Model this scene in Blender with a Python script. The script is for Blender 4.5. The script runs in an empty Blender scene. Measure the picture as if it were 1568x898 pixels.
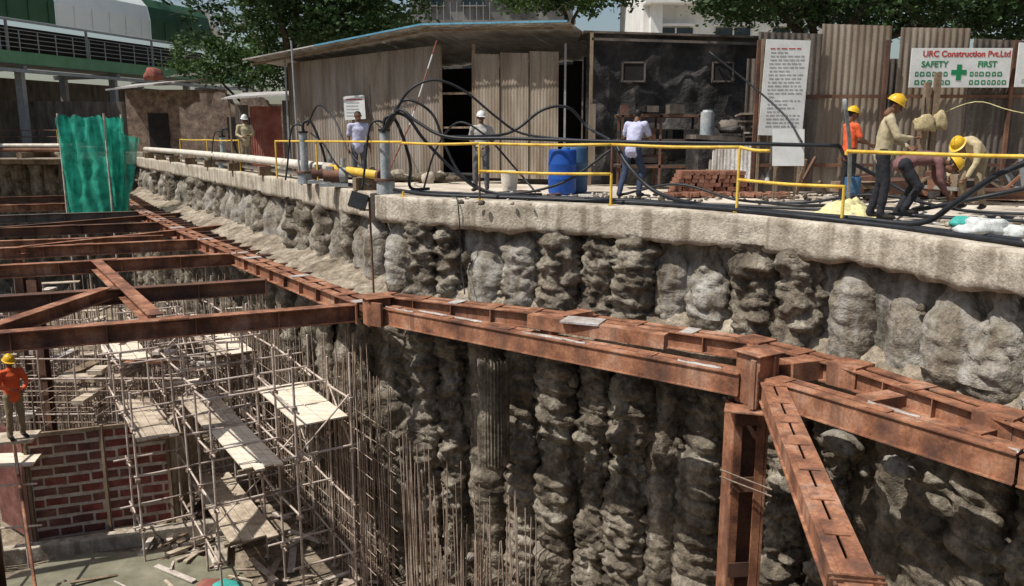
import bpy, bmesh, math, random
from mathutils import Vector, Matrix, noise, Euler
random.seed(7)
R = random.uniform
V = Vector
scene = bpy.context.scene

# ------------------------------------------------------------------ materials
def nmat(name, cols, scale=2.0, rough=.85, metal=0.0, bump=.4, bscale=25, stretch=(1,1,1), fine=.35, dist=.02, contrast=(.3,.7), streak=0.0, streakcol=(.08,.06,.045), transl=0.0):
    m = bpy.data.materials.new(name); m.use_nodes = True
    nt = m.node_tree; N = nt.nodes; L = nt.links
    b = N["Principled BSDF"]; out = N["Material Output"]
    tc = N.new("ShaderNodeTexCoord"); mp = N.new("ShaderNodeMapping"); mp.inputs["Scale"].default_value = stretch
    L.new(tc.outputs["Object"], mp.inputs["Vector"])
    n1 = N.new("ShaderNodeTexNoise"); n1.inputs["Scale"].default_value = scale; n1.inputs["Detail"].default_value = 6; n1.inputs["Roughness"].default_value = .62
    L.new(mp.outputs[0], n1.inputs["Vector"])
    cr = N.new("ShaderNodeValToRGB"); L.new(n1.outputs["Fac"], cr.inputs["Fac"])
    e = cr.color_ramp.elements
    k = len(cols); lo, hi = contrast
    e[0].position = lo; e[0].color = (*cols[0], 1)
    e[1].position = hi; e[1].color = (*cols[-1], 1)
    for i in range(1, k-1):
        el = e.new(lo+(hi-lo)*i/(k-1)); el.color = (*cols[i], 1)
    n2 = N.new("ShaderNodeTexNoise"); n2.inputs["Scale"].default_value = bscale; n2.inputs["Detail"].default_value = 4; n2.inputs["Roughness"].default_value = .7
    L.new(tc.outputs["Object"], n2.inputs["Vector"])
    mr = N.new("ShaderNodeMapRange"); mr.inputs["From Min"].default_value = .3; mr.inputs["From Max"].default_value = .7
    mr.inputs["To Min"].default_value = 1-fine; mr.inputs["To Max"].default_value = 1+fine
    L.new(n2.outputs["Fac"], mr.inputs["Value"])
    mx = N.new("ShaderNodeVectorMath"); mx.operation = 'SCALE'
    L.new(cr.outputs["Color"], mx.inputs[0]); L.new(mr.outputs[0], mx.inputs["Scale"])
    col = mx.outputs[0]
    if streak > 0:
        mp2 = N.new("ShaderNodeMapping"); mp2.inputs["Scale"].default_value = (3.2, 3.2, .28)
        L.new(tc.outputs["Object"], mp2.inputs["Vector"])
        n3 = N.new("ShaderNodeTexNoise"); n3.inputs["Scale"].default_value = 1.6; n3.inputs["Detail"].default_value = 4
        L.new(mp2.outputs[0], n3.inputs["Vector"])
        r3 = N.new("ShaderNodeMapRange"); r3.inputs["From Min"].default_value = .48; r3.inputs["From Max"].default_value = .64
        r3.inputs["To Max"].default_value = streak; L.new(n3.outputs["Fac"], r3.inputs["Value"])
        mm = N.new("ShaderNodeMixRGB"); L.new(r3.outputs[0], mm.inputs["Fac"]); L.new(col, mm.inputs["Color1"]); mm.inputs["Color2"].default_value = (*streakcol, 1)
        col = mm.outputs[0]
    L.new(col, b.inputs["Base Color"])
    b.inputs["Roughness"].default_value = rough; b.inputs["Metallic"].default_value = metal
    b.inputs["Specular IOR Level"].default_value = .25
    if bump > 0:
        bp = N.new("ShaderNodeBump"); bp.inputs["Strength"].default_value = bump; bp.inputs["Distance"].default_value = dist
        L.new(n2.outputs["Fac"], bp.inputs["Height"]); L.new(bp.outputs[0], b.inputs["Normal"])
    if transl > 0:
        tr = N.new("ShaderNodeBsdfTranslucent"); L.new(col, tr.inputs["Color"])
        ms = N.new("ShaderNodeMixShader"); ms.inputs[0].default_value = transl
        L.new(b.outputs[0], ms.inputs[1]); L.new(tr.outputs[0], ms.inputs[2]); L.new(ms.outputs[0], out.inputs["Surface"])
    return m

M = {}
M['coping'] = nmat("coping_concrete", [(.26,.22,.165),(.45,.395,.315),(.58,.525,.43)], 1.7, bump=.9, bscale=17, fine=.28, dist=.03, streak=.7, streakcol=(.20,.16,.115))
M['slab'] = nmat("dusty_slab", [(.30,.25,.19),(.52,.45,.36),(.66,.59,.49)], .8, bump=.5, bscale=9, fine=.25)
M['dust'] = nmat("dusty_ledge", [(.10,.078,.052),(.25,.205,.15),(.42,.36,.28)], 1.8, bump=1.0, bscale=8, dist=.08, fine=.45)
M['pile_hi'] = nmat("pile_concrete", [(.075,.06,.042),(.185,.155,.115),(.26,.235,.195),(.36,.34,.30)], 1.5, bump=1.0, bscale=13, dist=.05, fine=.42, contrast=(.34,.68), streak=.5, streakcol=(.42,.40,.365))
M['pile_lo'] = nmat("pile_mud", [(.05,.04,.029),(.15,.122,.088),(.25,.215,.165),(.36,.32,.255)], 1.8, rough=.7, bump=1.0, bscale=12, dist=.06, fine=.5, contrast=(.34,.68), streak=.6, streakcol=(.06,.05,.038))
M['soil'] = nmat("soil", [(.04,.031,.021),(.11,.088,.062),(.21,.175,.13)], 1.8, bump=1.0, bscale=8, dist=.1, fine=.5)
M['soil_grey'] = nmat("grey_back", [(.05,.044,.035),(.14,.125,.10),(.28,.265,.24)], 1.5, bump=.9, bscale=12, dist=.05, streak=.6, streakcol=(.38,.37,.35))
M['rust'] = nmat("rusty_steel", [(.085,.04,.028),(.21,.09,.05),(.34,.155,.085),(.42,.24,.16)], 1.7, rough=.75, bump=.25, bscale=26, fine=.34, dist=.006, contrast=(.32,.66), streak=.6, streakcol=(.11,.062,.045))
M['rust_d'] = nmat("dark_rusty_steel", [(.05,.03,.024),(.12,.062,.042),(.24,.12,.07)], 1.1, rough=.75, bump=.25, bscale=30, fine=.3, dist=.006)
M['rust_g'] = nmat("grey_primer_steel", [(.06,.05,.045),(.12,.10,.09),(.18,.14,.11)], 2, rough=.7, bump=.2, fine=.3)
M['cement'] = nmat("cement_dust", [(.26,.19,.15),(.40,.36,.33),(.54,.52,.49)], 4, bump=.8, bscale=40, fine=.3)
M['rebar'] = nmat("rebar_rust", [(.17,.12,.09),(.33,.25,.19),(.48,.40,.33)], 3, bump=0, fine=.3)
M['scaff'] = nmat("scaffold_tube", [(.26,.19,.15),(.48,.39,.33),(.64,.57,.50)], 3, rough=.6, bump=0, fine=.3)
M['ply'] = nmat("plywood", [(.52,.43,.32),(.70,.61,.48),(.80,.74,.63)], 2, bump=.1, stretch=(1,4,1), fine=.15)
M['plyd'] = nmat("weathered_plank", [(.24,.19,.135),(.44,.36,.27),(.60,.52,.41)], 3, bump=.3, fine=.25)
M['pitfloor'] = nmat("pit_mud", [(.10,.08,.055),(.24,.19,.135),(.38,.32,.24)], .9, bump=1, bscale=6, dist=.08, fine=.4)
M['wet'] = nmat("muddy_water", [(.12,.115,.08),(.20,.19,.135),(.27,.25,.18)], 1.2, rough=.18, bump=.1, bscale=6, fine=.1)
M['form'] = nmat("shutter_red", [(.09,.022,.018),(.18,.045,.036),(.27,.10,.08)], 2.6, rough=.6, bump=.15, fine=.4)
M['formb'] = nmat("shutter_brown", [(.07,.03,.026),(.14,.055,.045),(.22,.11,.09)], 2.6, rough=.6, bump=.15, fine=.4)
M['joint'] = nmat("shutter_frame", [(.32,.27,.23),(.50,.44,.38),(.62,.56,.49)], 5, bump=.1, fine=.2)
M['sheet'] = nmat("zinc_sheet", [(.15,.12,.095),(.26,.22,.18),(.36,.315,.27)], .8, rough=.6, bump=.1, fine=.14, stretch=(2.5,2.5,.35), streak=.6, streakcol=(.17,.12,.08))
M['sheet2'] = nmat("weathered_sheet", [(.14,.11,.08),(.25,.205,.155),(.34,.29,.235)], 1.0, rough=.65, bump=.1, fine=.15, stretch=(2,2,.4), streak=.55, streakcol=(.13,.085,.055))
M['sheetd'] = nmat("dirty_sheet", [(.05,.042,.034),(.12,.10,.082),(.19,.16,.13)], 1.2, rough=.7, bump=.1, stretch=(2,2,.5), streak=.4)
M['roof'] = nmat("roof_sheet", [(.24,.22,.20),(.40,.38,.35),(.52,.50,.47)], 1.2, rough=.6, bump=.15, streak=.3)
M['roofblue'] = nmat("blue_sheet_edge", [(.08,.22,.32),(.14,.34,.46)], 3, rough=.5, bump=0)
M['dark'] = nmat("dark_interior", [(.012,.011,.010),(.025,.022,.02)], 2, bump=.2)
M['tarp'] = nmat("black_tarpaulin", [(.014,.013,.012),(.035,.032,.03),(.11,.096,.084)], 1.6, rough=.6, bump=.6, bscale=4, dist=.1)
M['yellow'] = nmat("yellow_paint", [(.46,.27,.03),(.66,.43,.06),(.72,.52,.12)], 4, rough=.5, bump=.05, fine=.15)
M['black'] = nmat("black_rubber", [(.010,.011,.013),(.025,.027,.032)], 6, rough=.45, bump=0, fine=.1)
M['pipe'] = nmat("dusty_pvc_pipe", [(.42,.37,.30),(.60,.55,.47),(.70,.65,.57)], 3, rough=.55, bump=.05, fine=.12)
M['greypipe'] = nmat("grey_casing", [(.17,.19,.20),(.28,.31,.32),(.40,.40,.39)], 4, rough=.5, bump=.05)
M['blue'] = nmat("blue_plastic", [(.012,.06,.26),(.02,.09,.38)], 3, rough=.4, bump=.03, fine=.1)
M['bluegrey'] = nmat("faded_blue_plastic", [(.03,.08,.16),(.06,.13,.22)], 3, rough=.5, bump=.03, fine=.1)
M['white'] = nmat("white_board", [(.50,.51,.49),(.64,.65,.63)], 3, rough=.5, bump=0, fine=.06)
M['whitewall'] = nmat("white_render", [(.60,.59,.56),(.78,.77,.73)], .7, bump=.1, fine=.08, streak=.2, streakcol=(.4,.38,.34))
M['greywall'] = nmat("grey_render", [(.12,.115,.105),(.20,.19,.175),(.27,.26,.24)], .7, bump=.15, fine=.12, streak=.4)
M['glass'] = nmat("window_glass", [(.02,.03,.04),(.05,.07,.08)], 1, rough=.1, bump=0)
M['green'] = nmat("green_cladding", [(.028,.075,.036),(.042,.105,.052)], 1, rough=.5, bump=.05, fine=.1)
M['greenl'] = nmat("green_painted_beam", [(.08,.20,.10),(.14,.28,.16)], 1, rough=.55, bump=.05, fine=.12)
M['panelw'] = nmat("white_cladding", [(.70,.74,.70),(.80,.82,.79)], 1, rough=.5, bump=.05, fine=.06)
M['steelg'] = nmat("galvanised_steel", [(.22,.23,.23),(.32,.33,.33)], 3, rough=.5, bump=0)
M['brick'] = nmat("clay_brick", [(.14,.065,.045),(.24,.11,.07),(.33,.18,.12)], 6, bump=.4, bscale=40, fine=.3)
M['brickwall'] = nmat("old_brick_wall", [(.07,.055,.045),(.17,.12,.09),(.27,.21,.16)], 2.4, bump=.8, bscale=12, fine=.4)
M['redsheet'] = nmat("red_sheet", [(.14,.04,.03),(.24,.08,.06),(.30,.14,.10)], 2, bump=.1, fine=.2)
M['bark'] = nmat("bark", [(.035,.025,.018),(.09,.07,.05)], 5, bump=1, bscale=15, dist=.04)
M['leaf'] = nmat("leaves", [(.02,.042,.012),(.05,.095,.024),(.10,.16,.045)], .9, rough=.6, bump=0, fine=.4, bscale=5, transl=.3)
M['leafd'] = nmat("dark_leaves", [(.014,.03,.010),(.035,.07,.02),(.065,.115,.034)], .9, rough=.6, bump=0, fine=.4, bscale=5, transl=.25)
M['bag'] = nmat("cement_bag", [(.42,.44,.42),(.60,.61,.58)], 6, rough=.6, bump=.5, bscale=14)
M['teal'] = nmat("teal_cloth", [(.04,.28,.24),(.07,.40,.34)], 5, rough=.7, bump=.2)
M['ycloth'] = nmat("yellow_cloth", [(.50,.45,.22),(.66,.60,.32)], 6, rough=.8, bump=.4)
M['jute'] = nmat("jute_bag", [(.30,.24,.13),(.46,.38,.22)], 6, rough=.8, bump=.4)
M['signgreen'] = nmat("sign_green", [(.01,.16,.06),(.015,.20,.08)], 3, rough=.5, bump=0, fine=.05)
M['signred'] = nmat("sign_red", [(.35,.03,.03),(.42,.05,.04)], 3, rough=.5, bump=0, fine=.05)
M['print'] = nmat("printed_text", [(.28,.29,.30),(.36,.37,.38)], 3, rough=.6, bump=0, fine=.05)
M['wood'] = nmat("timber_post", [(.10,.07,.045),(.20,.145,.095),(.29,.22,.15)], 4, bump=.3, stretch=(1,1,.2))
M['lamp'] = nmat("lamp_housing", [(.015,.015,.015),(.03,.03,.03)], 3, rough=.4, bump=0)
def pm(name, a, rough=.8): return nmat(name, [tuple(c*.75 for c in a), a], 8, rough=rough, bump=.25, bscale=30, fine=.1, dist=.01)
M['skin'] = pm("skin", (.17,.085,.05), .6); M['hair'] = pm("hair", (.012,.010,.009), .6)
M['eye'] = pm("eye", (.02,.015,.012), .3); M['lip'] = pm("lip", (.13,.05,.04), .5)
M['s_lav'] = pm("lavender_shirt", (.50,.50,.66)); M['s_beige'] = pm("khaki_shirt", (.46,.39,.25)); M['s_plum'] = pm("plum_shirt", (.20,.10,.095)); M['s_yell'] = pm("tan_shirt", (.50,.41,.25))
M['s_or'] = pm("orange_vest", (.72,.12,.04)); M['s_check'] = pm("checked_shirt", (.42,.40,.37))
M['p_dark'] = pm("dark_trousers", (.025,.025,.03)); M['p_grey'] = pm("grey_trousers", (.12,.12,.13)); M['p_blue'] = pm("jeans", (.04,.055,.10)); M['p_tan'] = pm("tan_trousers", (.25,.19,.12))
M['shoe'] = pm("shoe", (.03,.025,.02)); M['h_yell'] = pm("yellow_helmet", (.75,.45,.03), .35); M['h_white'] = pm("white_helmet", (.75,.75,.72), .35)

def netmat():
    m = bpy.data.materials.new("green_net"); m.use_nodes = True
    nt = m.node_tree; N = nt.nodes; L = nt.links; b = N["Principled BSDF"]; out = N["Material Output"]
    tc = N.new("ShaderNodeTexCoord"); n = N.new("ShaderNodeTexNoise"); n.inputs["Scale"].default_value = 2.5; n.inputs["Detail"].default_value = 6
    L.new(tc.outputs["Object"], n.inputs["Vector"])
    cr = N.new("ShaderNodeValToRGB"); cr.color_ramp.elements[0].color = (.0,.22,.15,1); cr.color_ramp.elements[1].color = (.05,.56,.40,1)
    cr.color_ramp.elements[0].position = .35; cr.color_ramp.elements[1].position = .65
    L.new(n.outputs["Fac"], cr.inputs["Fac"]); L.new(cr.outputs[0], b.inputs["Base Color"]); b.inputs["Roughness"].default_value = .8
    t = N.new("ShaderNodeBsdfTransparent"); tl = N.new("ShaderNodeBsdfTranslucent"); L.new(cr.outputs[0], tl.inputs[0])
    a = N.new("ShaderNodeMixShader"); a.inputs[0].default_value = .4; L.new(b.outputs[0], a.inputs[1]); L.new(tl.outputs[0], a.inputs[2])
    c = N.new("ShaderNodeMixShader"); c.inputs[0].default_value = .25; L.new(a.outputs[0], c.inputs[1]); L.new(t.outputs[0], c.inputs[2])
    L.new(c.outputs[0], out.inputs["Surface"]); return m
M['net'] = netmat()

# ------------------------------------------------------------------ mesh builder
def frame(p0, p1):
    d = (p1-p0); ln = d.length; d = d/ln if ln > 1e-9 else V((0,0,1))
    ref = V((0,0,1)) if abs(d.z) < .95 else V((0,1,0))
    s = d.cross(ref).normalized(); u = s.cross(d).normalized()
    return d, s, u, ln
class MB:
    def __init__(s): s.v=[]; s.f=[]; s.m=[]; s.sm=[]; s.mats=[]
    def add(s, vs, fs, mat, smooth=False):
        if mat not in s.mats: s.mats.append(mat)
        mi = s.mats.index(mat); o = len(s.v)
        s.v += [tuple(p) for p in vs]
        for f in fs:
            s.f.append(tuple(i+o for i in f)); s.m.append(mi); s.sm.append(smooth)
        return s
    def hexa(s, c8, mat):
        return s.add(c8, [(0,3,2,1),(4,5,6,7),(0,1,5,4),(1,2,6,5),(2,3,7,6),(3,0,4,7)], mat)
    def box(s, c, sz, mat, rz=0, rx=0, ry=0):
        c = V(c); m = Euler((rx,ry,rz)).to_matrix(); h = [x/2 for x in sz]
        return s.hexa([c+m@V((a*h[0],b*h[1],d*h[2])) for d in (-1,1) for a,b in ((-1,-1),(1,-1),(1,1),(-1,1))], mat)
    def bar(s, p0, p1, w, h, mat, so=0, uo=0):
        p0=V(p0); p1=V(p1); d,sd,u,_ = frame(p0,p1); o = sd*so+u*uo
        vs = [p+o+sd*a*w/2+u*b*h/2 for p in (p0,p1) for a,b in ((-1,-1),(1,-1),(1,1),(-1,1))]
        return s.hexa(vs, mat)
    def cyl(s, p0, p1, r0, r1, mat, n=8, caps=True, smooth=True):
        p0=V(p0); p1=V(p1); d,sd,u,_ = frame(p0,p1)
        vs=[p+(sd*math.cos(2*math.pi*i/n)+u*math.sin(2*math.pi*i/n))*r for p,r in ((p0,r0),(p1,r1)) for i in range(n)]
        s.add(vs, [(i,(i+1)%n,n+(i+1)%n,n+i) for i in range(n)], mat, smooth)
        if caps: s.add(vs, [tuple(range(n-1,-1,-1)), tuple(range(n,2*n))], mat)
        return s
    def tube(s, pts, r, mat, n=6, res=6):
        P=[V(p) for p in pts]
        if len(P)>2 and res>1:
            Q=[]
            E=[P[0]*2-P[1]]+P+[P[-1]*2-P[-2]]
            for i in range(1,len(E)-2):
                a,b,c,d=E[i-1],E[i],E[i+1],E[i+2]
                for k in range(res):
                    t=k/res
                    Q.append(.5*((2*b)+(c-a)*t+(2*a-5*b+4*c-d)*t*t+(3*b-a-3*c+d)*t**3))
            Q.append(P[-1]); P=Q
        vs=[]; prev=None
        for i,p in enumerate(P):
            d=(P[min(i+1,len(P)-1)]-P[max(i-1,0)]).normalized()
            if prev is None:
                ref=V((0,0,1)) if abs(d.z)<.9 else V((0,1,0)); sd=d.cross(ref).normalized()
            else:
                sd=(prev-d*prev.dot(d)).normalized()
            prev=sd; u=d.cross(sd)
            rr = r if not isinstance(r,(list,tuple)) else r[0]+(r[1]-r[0])*i/(len(P)-1)
            vs+=[p+(sd*math.cos(2*math.pi*k/n)+u*math.sin(2*math.pi*k/n))*rr for k in range(n)]
        fs=[(i*n+k,i*n+(k+1)%n,(i+1)*n+(k+1)%n,(i+1)*n+k) for i in range(len(P)-1) for k in range(n)]
        fs+=[tuple(range(n-1,-1,-1)),tuple(range((len(P)-1)*n,len(P)*n))]
        return s.add(vs,fs,mat,True)
    def ibeam(s,p0,p1,h,w,mat,tf=.02,tw=.014,stiff=0,smat=None):
        p0=V(p0);p1=V(p1)
        s.bar(p0,p1,w,tf,mat,0,-tf/2); s.bar(p0,p1,w,tf,mat,0,-h+tf/2); s.bar(p0,p1,tw,h-2*tf-.002,mat,0,-h/2)
        if stiff:
            d,sd,u,ln=frame(p0,p1); k=int(ln/stiff)
            for i in range(1,k+1):
                q=p0+d*(i*ln/(k+1))-u*(h/2)
                for sg in (-1,1):
                    c=q+sd*sg*(w/4+tw/4); s.bar(c-d*.007,c+d*.007,w/2-tw,h-2*tf-.004,mat)
        return s
    def chan(s,p0,p1,h,w,mat,dust=None,batten=1.2):
        p0=V(p0);p1=V(p1); fl=w*.36; t=.02
        for sg in (-1,1):
            s.bar(p0,p1,t,h-.003,mat,sg*(w/2-t/2),-h/2)
            s.bar(p0,p1,fl,t,mat,sg*(w/2-fl/2-t-.001),-t/2); s.bar(p0,p1,fl,t,mat,sg*(w/2-fl/2-t-.001),-h+t/2)
            s.bar(p0,p1,.028,.018,mat,sg*(w/2+.015),-.011); s.bar(p0,p1,.028,.018,mat,sg*(w/2+.015),-h+.012)
        d,sd,u,ln=frame(p0,p1); k=max(2,int(ln/batten))
        for i in range(k+1):
            q=p0+d*(.15+i*(ln-.3)/k); s.bar(q-d*.13,q+d*.13,w*.8,.012,mat,0,.007)
            s.bar(q-d*.012,q+d*.012,w-.06,h*.8,mat,0,-h/2)
        if dust:
            i=0.0
            while i<ln:
                l=R(.3,1.6)
                if R(0,1)<.8:
                    n=max(3,int(l/.12)); sgn=(1 if R(0,1)<.6 else -1); vs=[]
                    for q in range(n+1):
                        c=p0+d*min(ln,i+l*q/n)-sd*sgn*(w/2-fl/2-t)+u*.004; hw=fl*.5*R(.5,1.1)*(0.3 if q in (0,n) else 1)
                        vs+=[c-sd*hw,c+u*R(.012,.03),c+sd*hw]
                    s.add(vs,[(3*q+a,3*q+a+1,3*q+a+4,3*q+a+3) for q in range(n) for a in (0,1)],dust,True)
                i+=l
        return s
    def corr(s,p0,p1,z0,z1,mat,pitch=.09,amp=.014,jag=0,lean=0):
        p0=V((p0[0],p0[1],0));p1=V((p1[0],p1[1],0)); d=(p1-p0); ln=d.length; d/=ln; n=V((d.y,-d.x,0))
        k=max(4,int(ln/pitch*4)); vs=[]
        for i in range(k+1):
            t=i/k; a=p0+d*ln*t+n*amp*math.sin(2*math.pi*t*ln/pitch)
            za=z0[0]+(z0[1]-z0[0])*t if isinstance(z0,tuple) else z0
            zb=z1[0]+(z1[1]-z1[0])*t if isinstance(z1,tuple) else z1
            vs+=[(a.x,a.y,za),(a.x+n.x*lean,a.y+n.y*lean,zb)]
        return s.add(vs,[(2*i,2*i+2,2*i+3,2*i+1) for i in range(k)],mat,True)
    def obj(s,name,parent=None,bevel=0):
        me=bpy.data.meshes.new(name); me.from_pydata(s.v,[],s.f)
        for m in s.mats: me.materials.append(M[m])
        me.polygons.foreach_set("material_index",s.m); me.polygons.foreach_set("use_smooth",s.sm); me.update()
        o=bpy.data.objects.new(name,me); scene.collection.objects.link(o)
        if parent: o.parent=parent
        if bevel:
            b=o.modifiers.new("bev",'BEVEL'); b.width=bevel; b.segments=2; b.limit_method='ANGLE'
        return o
def empty(name,loc=(0,0,0)):
    o=bpy.data.objects.new(name,None); o.location=loc; scene.collection.objects.link(o); o.empty_display_size=.2; return o
def rock(b,c,s,mat,seed=0,n=10,fl=.0):
    vs=[];
    for j in range(n+1):
        ph=math.pi*j/n
        for i in range(2*n):
            th=math.pi*i/n; d=V((math.sin(ph)*math.cos(th),math.sin(ph)*math.sin(th),math.cos(ph)))
            r=1+.35*noise.noise(d*1.6+V((seed,0,0)))+.15*noise.noise(d*4+V((seed,3,0)))
            vs.append((c[0]+d.x*s[0]*r,c[1]+d.y*s[1]*r,c[2]+max(-.6,d.z)*s[2]*r))
    m=2*n
    b.add(vs,[(j*m+i,(j+1)*m+i,(j+1)*m+(i+1)%m,j*m+(i+1)%m) for j in range(n) for i in range(m)],mat,True)

# ------------------------------------------------------------------ people (built first)
def capsule(p0,p1,e0,e1,side,n=12):
    p0=V(p0);p1=V(p1); d=(p1-p0); d=d.normalized() if d.length>1e-6 else V((0,0,1))
    s=V(side); s=(s-d*s.dot(d)); s=s.normalized() if s.length>1e-3 else d.orthogonal().normalized(); u=d.cross(s)
    rings=[]
    for k in range(5):
        a=math.pi/2*k/4-math.pi/2; rings.append((p0+d*math.sin(a)*min(e0),math.cos(a),e0))
    for k in range(5):
        a=math.pi/2*k/4; rings.append((p1+d*math.sin(a)*min(e1),math.cos(a),e1))
    vs=[];fs=[]
    for c,f,e in rings:
        f=max(f,.02)
        for i in range(n): t=2*math.pi*i/n; vs.append(c+s*e[0]*f*math.cos(t)+u*e[1]*f*math.sin(t))
    for j in range(len(rings)-1):
        for i in range(n): fs.append((j*n+i,j*n+(i+1)%n,(j+1)*n+(i+1)%n,(j+1)*n+i))
    fs+=[tuple(range(n-1,-1,-1)),tuple(range((len(rings)-1)*n,len(rings)*n))]
    return vs,fs
def remesh(parts,vox,smooth=2):
    vs=[];fs=[]
    for v,f in parts:
        o=len(vs);vs+=v;fs+=[tuple(i+o for i in q) for q in f]
    me=bpy.data.meshes.new("tmp");me.from_pydata([tuple(p) for p in vs],[],fs);me.update()
    o=bpy.data.objects.new("tmp",me);scene.collection.objects.link(o)
    m=o.modifiers.new("r",'REMESH');m.mode='VOXEL';m.voxel_size=vox
    if smooth: s=o.modifiers.new("s",'SMOOTH');s.iterations=smooth;s.factor=.5
    dg=bpy.context.evaluated_depsgraph_get();dg.update(); r=bpy.data.meshes.new_from_object(o.evaluated_get(dg)); 
    bpy.data.objects.remove(o); return r
def elp(c,e):
    return capsule(V(c)-V((0,0,max(0,e[2]-min(e[0],e[1])))),V(c)+V((0,0,max(0,e[2]-min(e[0],e[1])))),(e[0],e[1]),(e[0],e[1]),(1,0,0),14)
def hand(curl):
    P=[capsule((0,0,.01),(0,0,-.075),(.028,.02),(.040,.014),(1,0,0))]
    for x,l in ((-.030,.068),(-.010,.078),(.010,.072),(.029,.056)):
        p=V((x,0,-.085)); a=0
        for k,f in enumerate((.45,.32,.23)):
            a+=curl*(.6 if k==0 else 1.0); q=p+V((x*.12,-math.sin(a),-math.cos(a)))*l*f; P.append(capsule(p,q,(.0095-.001*k,)*2,(.0088-.001*k,)*2,(1,0,0),8)); p=q
    p=V((-.026,-.004,-.03)); q=p+V((-.026,-.012,-.028)); r=q+V((-.008,-.016*(1+curl),-.024)); P+=[capsule(p,q,(.013,.013),(.011,.011),(0,1,0),8),capsule(q,r,(.0105,)*2,(.0085,)*2,(0,1,0),8)]
    m=remesh(P,.0055,1); m.materials.append(M['skin']); 
    for f in m.polygons: f.use_smooth=True
    return m
hand_relax=hand(.35); hand_grip=hand(1.0)
def headmesh():
    P=[elp((0,.008,.045),(.076,.094,.088)),elp((0,-.02,-.03),(.056,.066,.072)),capsule((0,-.062,-.072),(0,-.05,-.06),(.03,.02),(.045,.03),(1,0,0)),
       capsule((0,-.094,.02),(0,-.112,-.012),(.009,.009),(.015,.012),(1,0,0)),capsule((-.05,-.082,.034),(.05,-.082,.034),(.012,.01),(.012,.01),(0,0,1)),
       capsule((-.078,.01,.02),(-.078,.012,-.015),(.012,.02),(.009,.012),(1,0,0)),capsule((.078,.01,.02),(.078,.012,-.015),(.012,.02),(.009,.012),(1,0,0)),
       capsule((-.02,-.088,-.045),(.02,-.088,-.045),(.011,.01),(.011,.01),(0,0,1)),capsule((0,.02,-.13),(0,.01,-.04),(.052,.054),(.052,.056),(1,0,0))]
    m=remesh(P,.008,2); m.materials.append(M['skin']); m.materials.append(M['hair']); m.materials.append(M['lip'])
    for f in m.polygons:
        c=f.center; f.use_smooth=True
        if (c.z>.085 and c.y>-.075) or (c.y>.0 and c.z>.03) or (c.y>.035 and c.z>-.05): 
            if abs(c.x)<.09: f.material_index=1
        elif abs(c.x)<.024 and -.052<c.z<-.038 and c.y<-.08: f.material_index=2
    return m
head_me=headmesh()
BASE=dict(pel=(0,0,.93),spi=(0,0,1.12),che=(0,0,1.30),nek=(0,.01,1.46),head=(0,-.01,1.60),
 sL=(-.185,0,1.40),eL=(-.23,.03,1.13),wL=(-.24,-.05,.89),sR=(.185,0,1.40),eR=(.23,.03,1.13),wR=(.24,-.05,.89),
 hL=(-.09,0,.90),kL=(-.11,-.02,.50),aL=(-.12,.03,.09),tL=(-.14,-.14,.04),hR=(.09,0,.90),kR=(.11,-.02,.50),aR=(.12,.03,.09),tR=(.14,-.14,.04))
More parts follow.
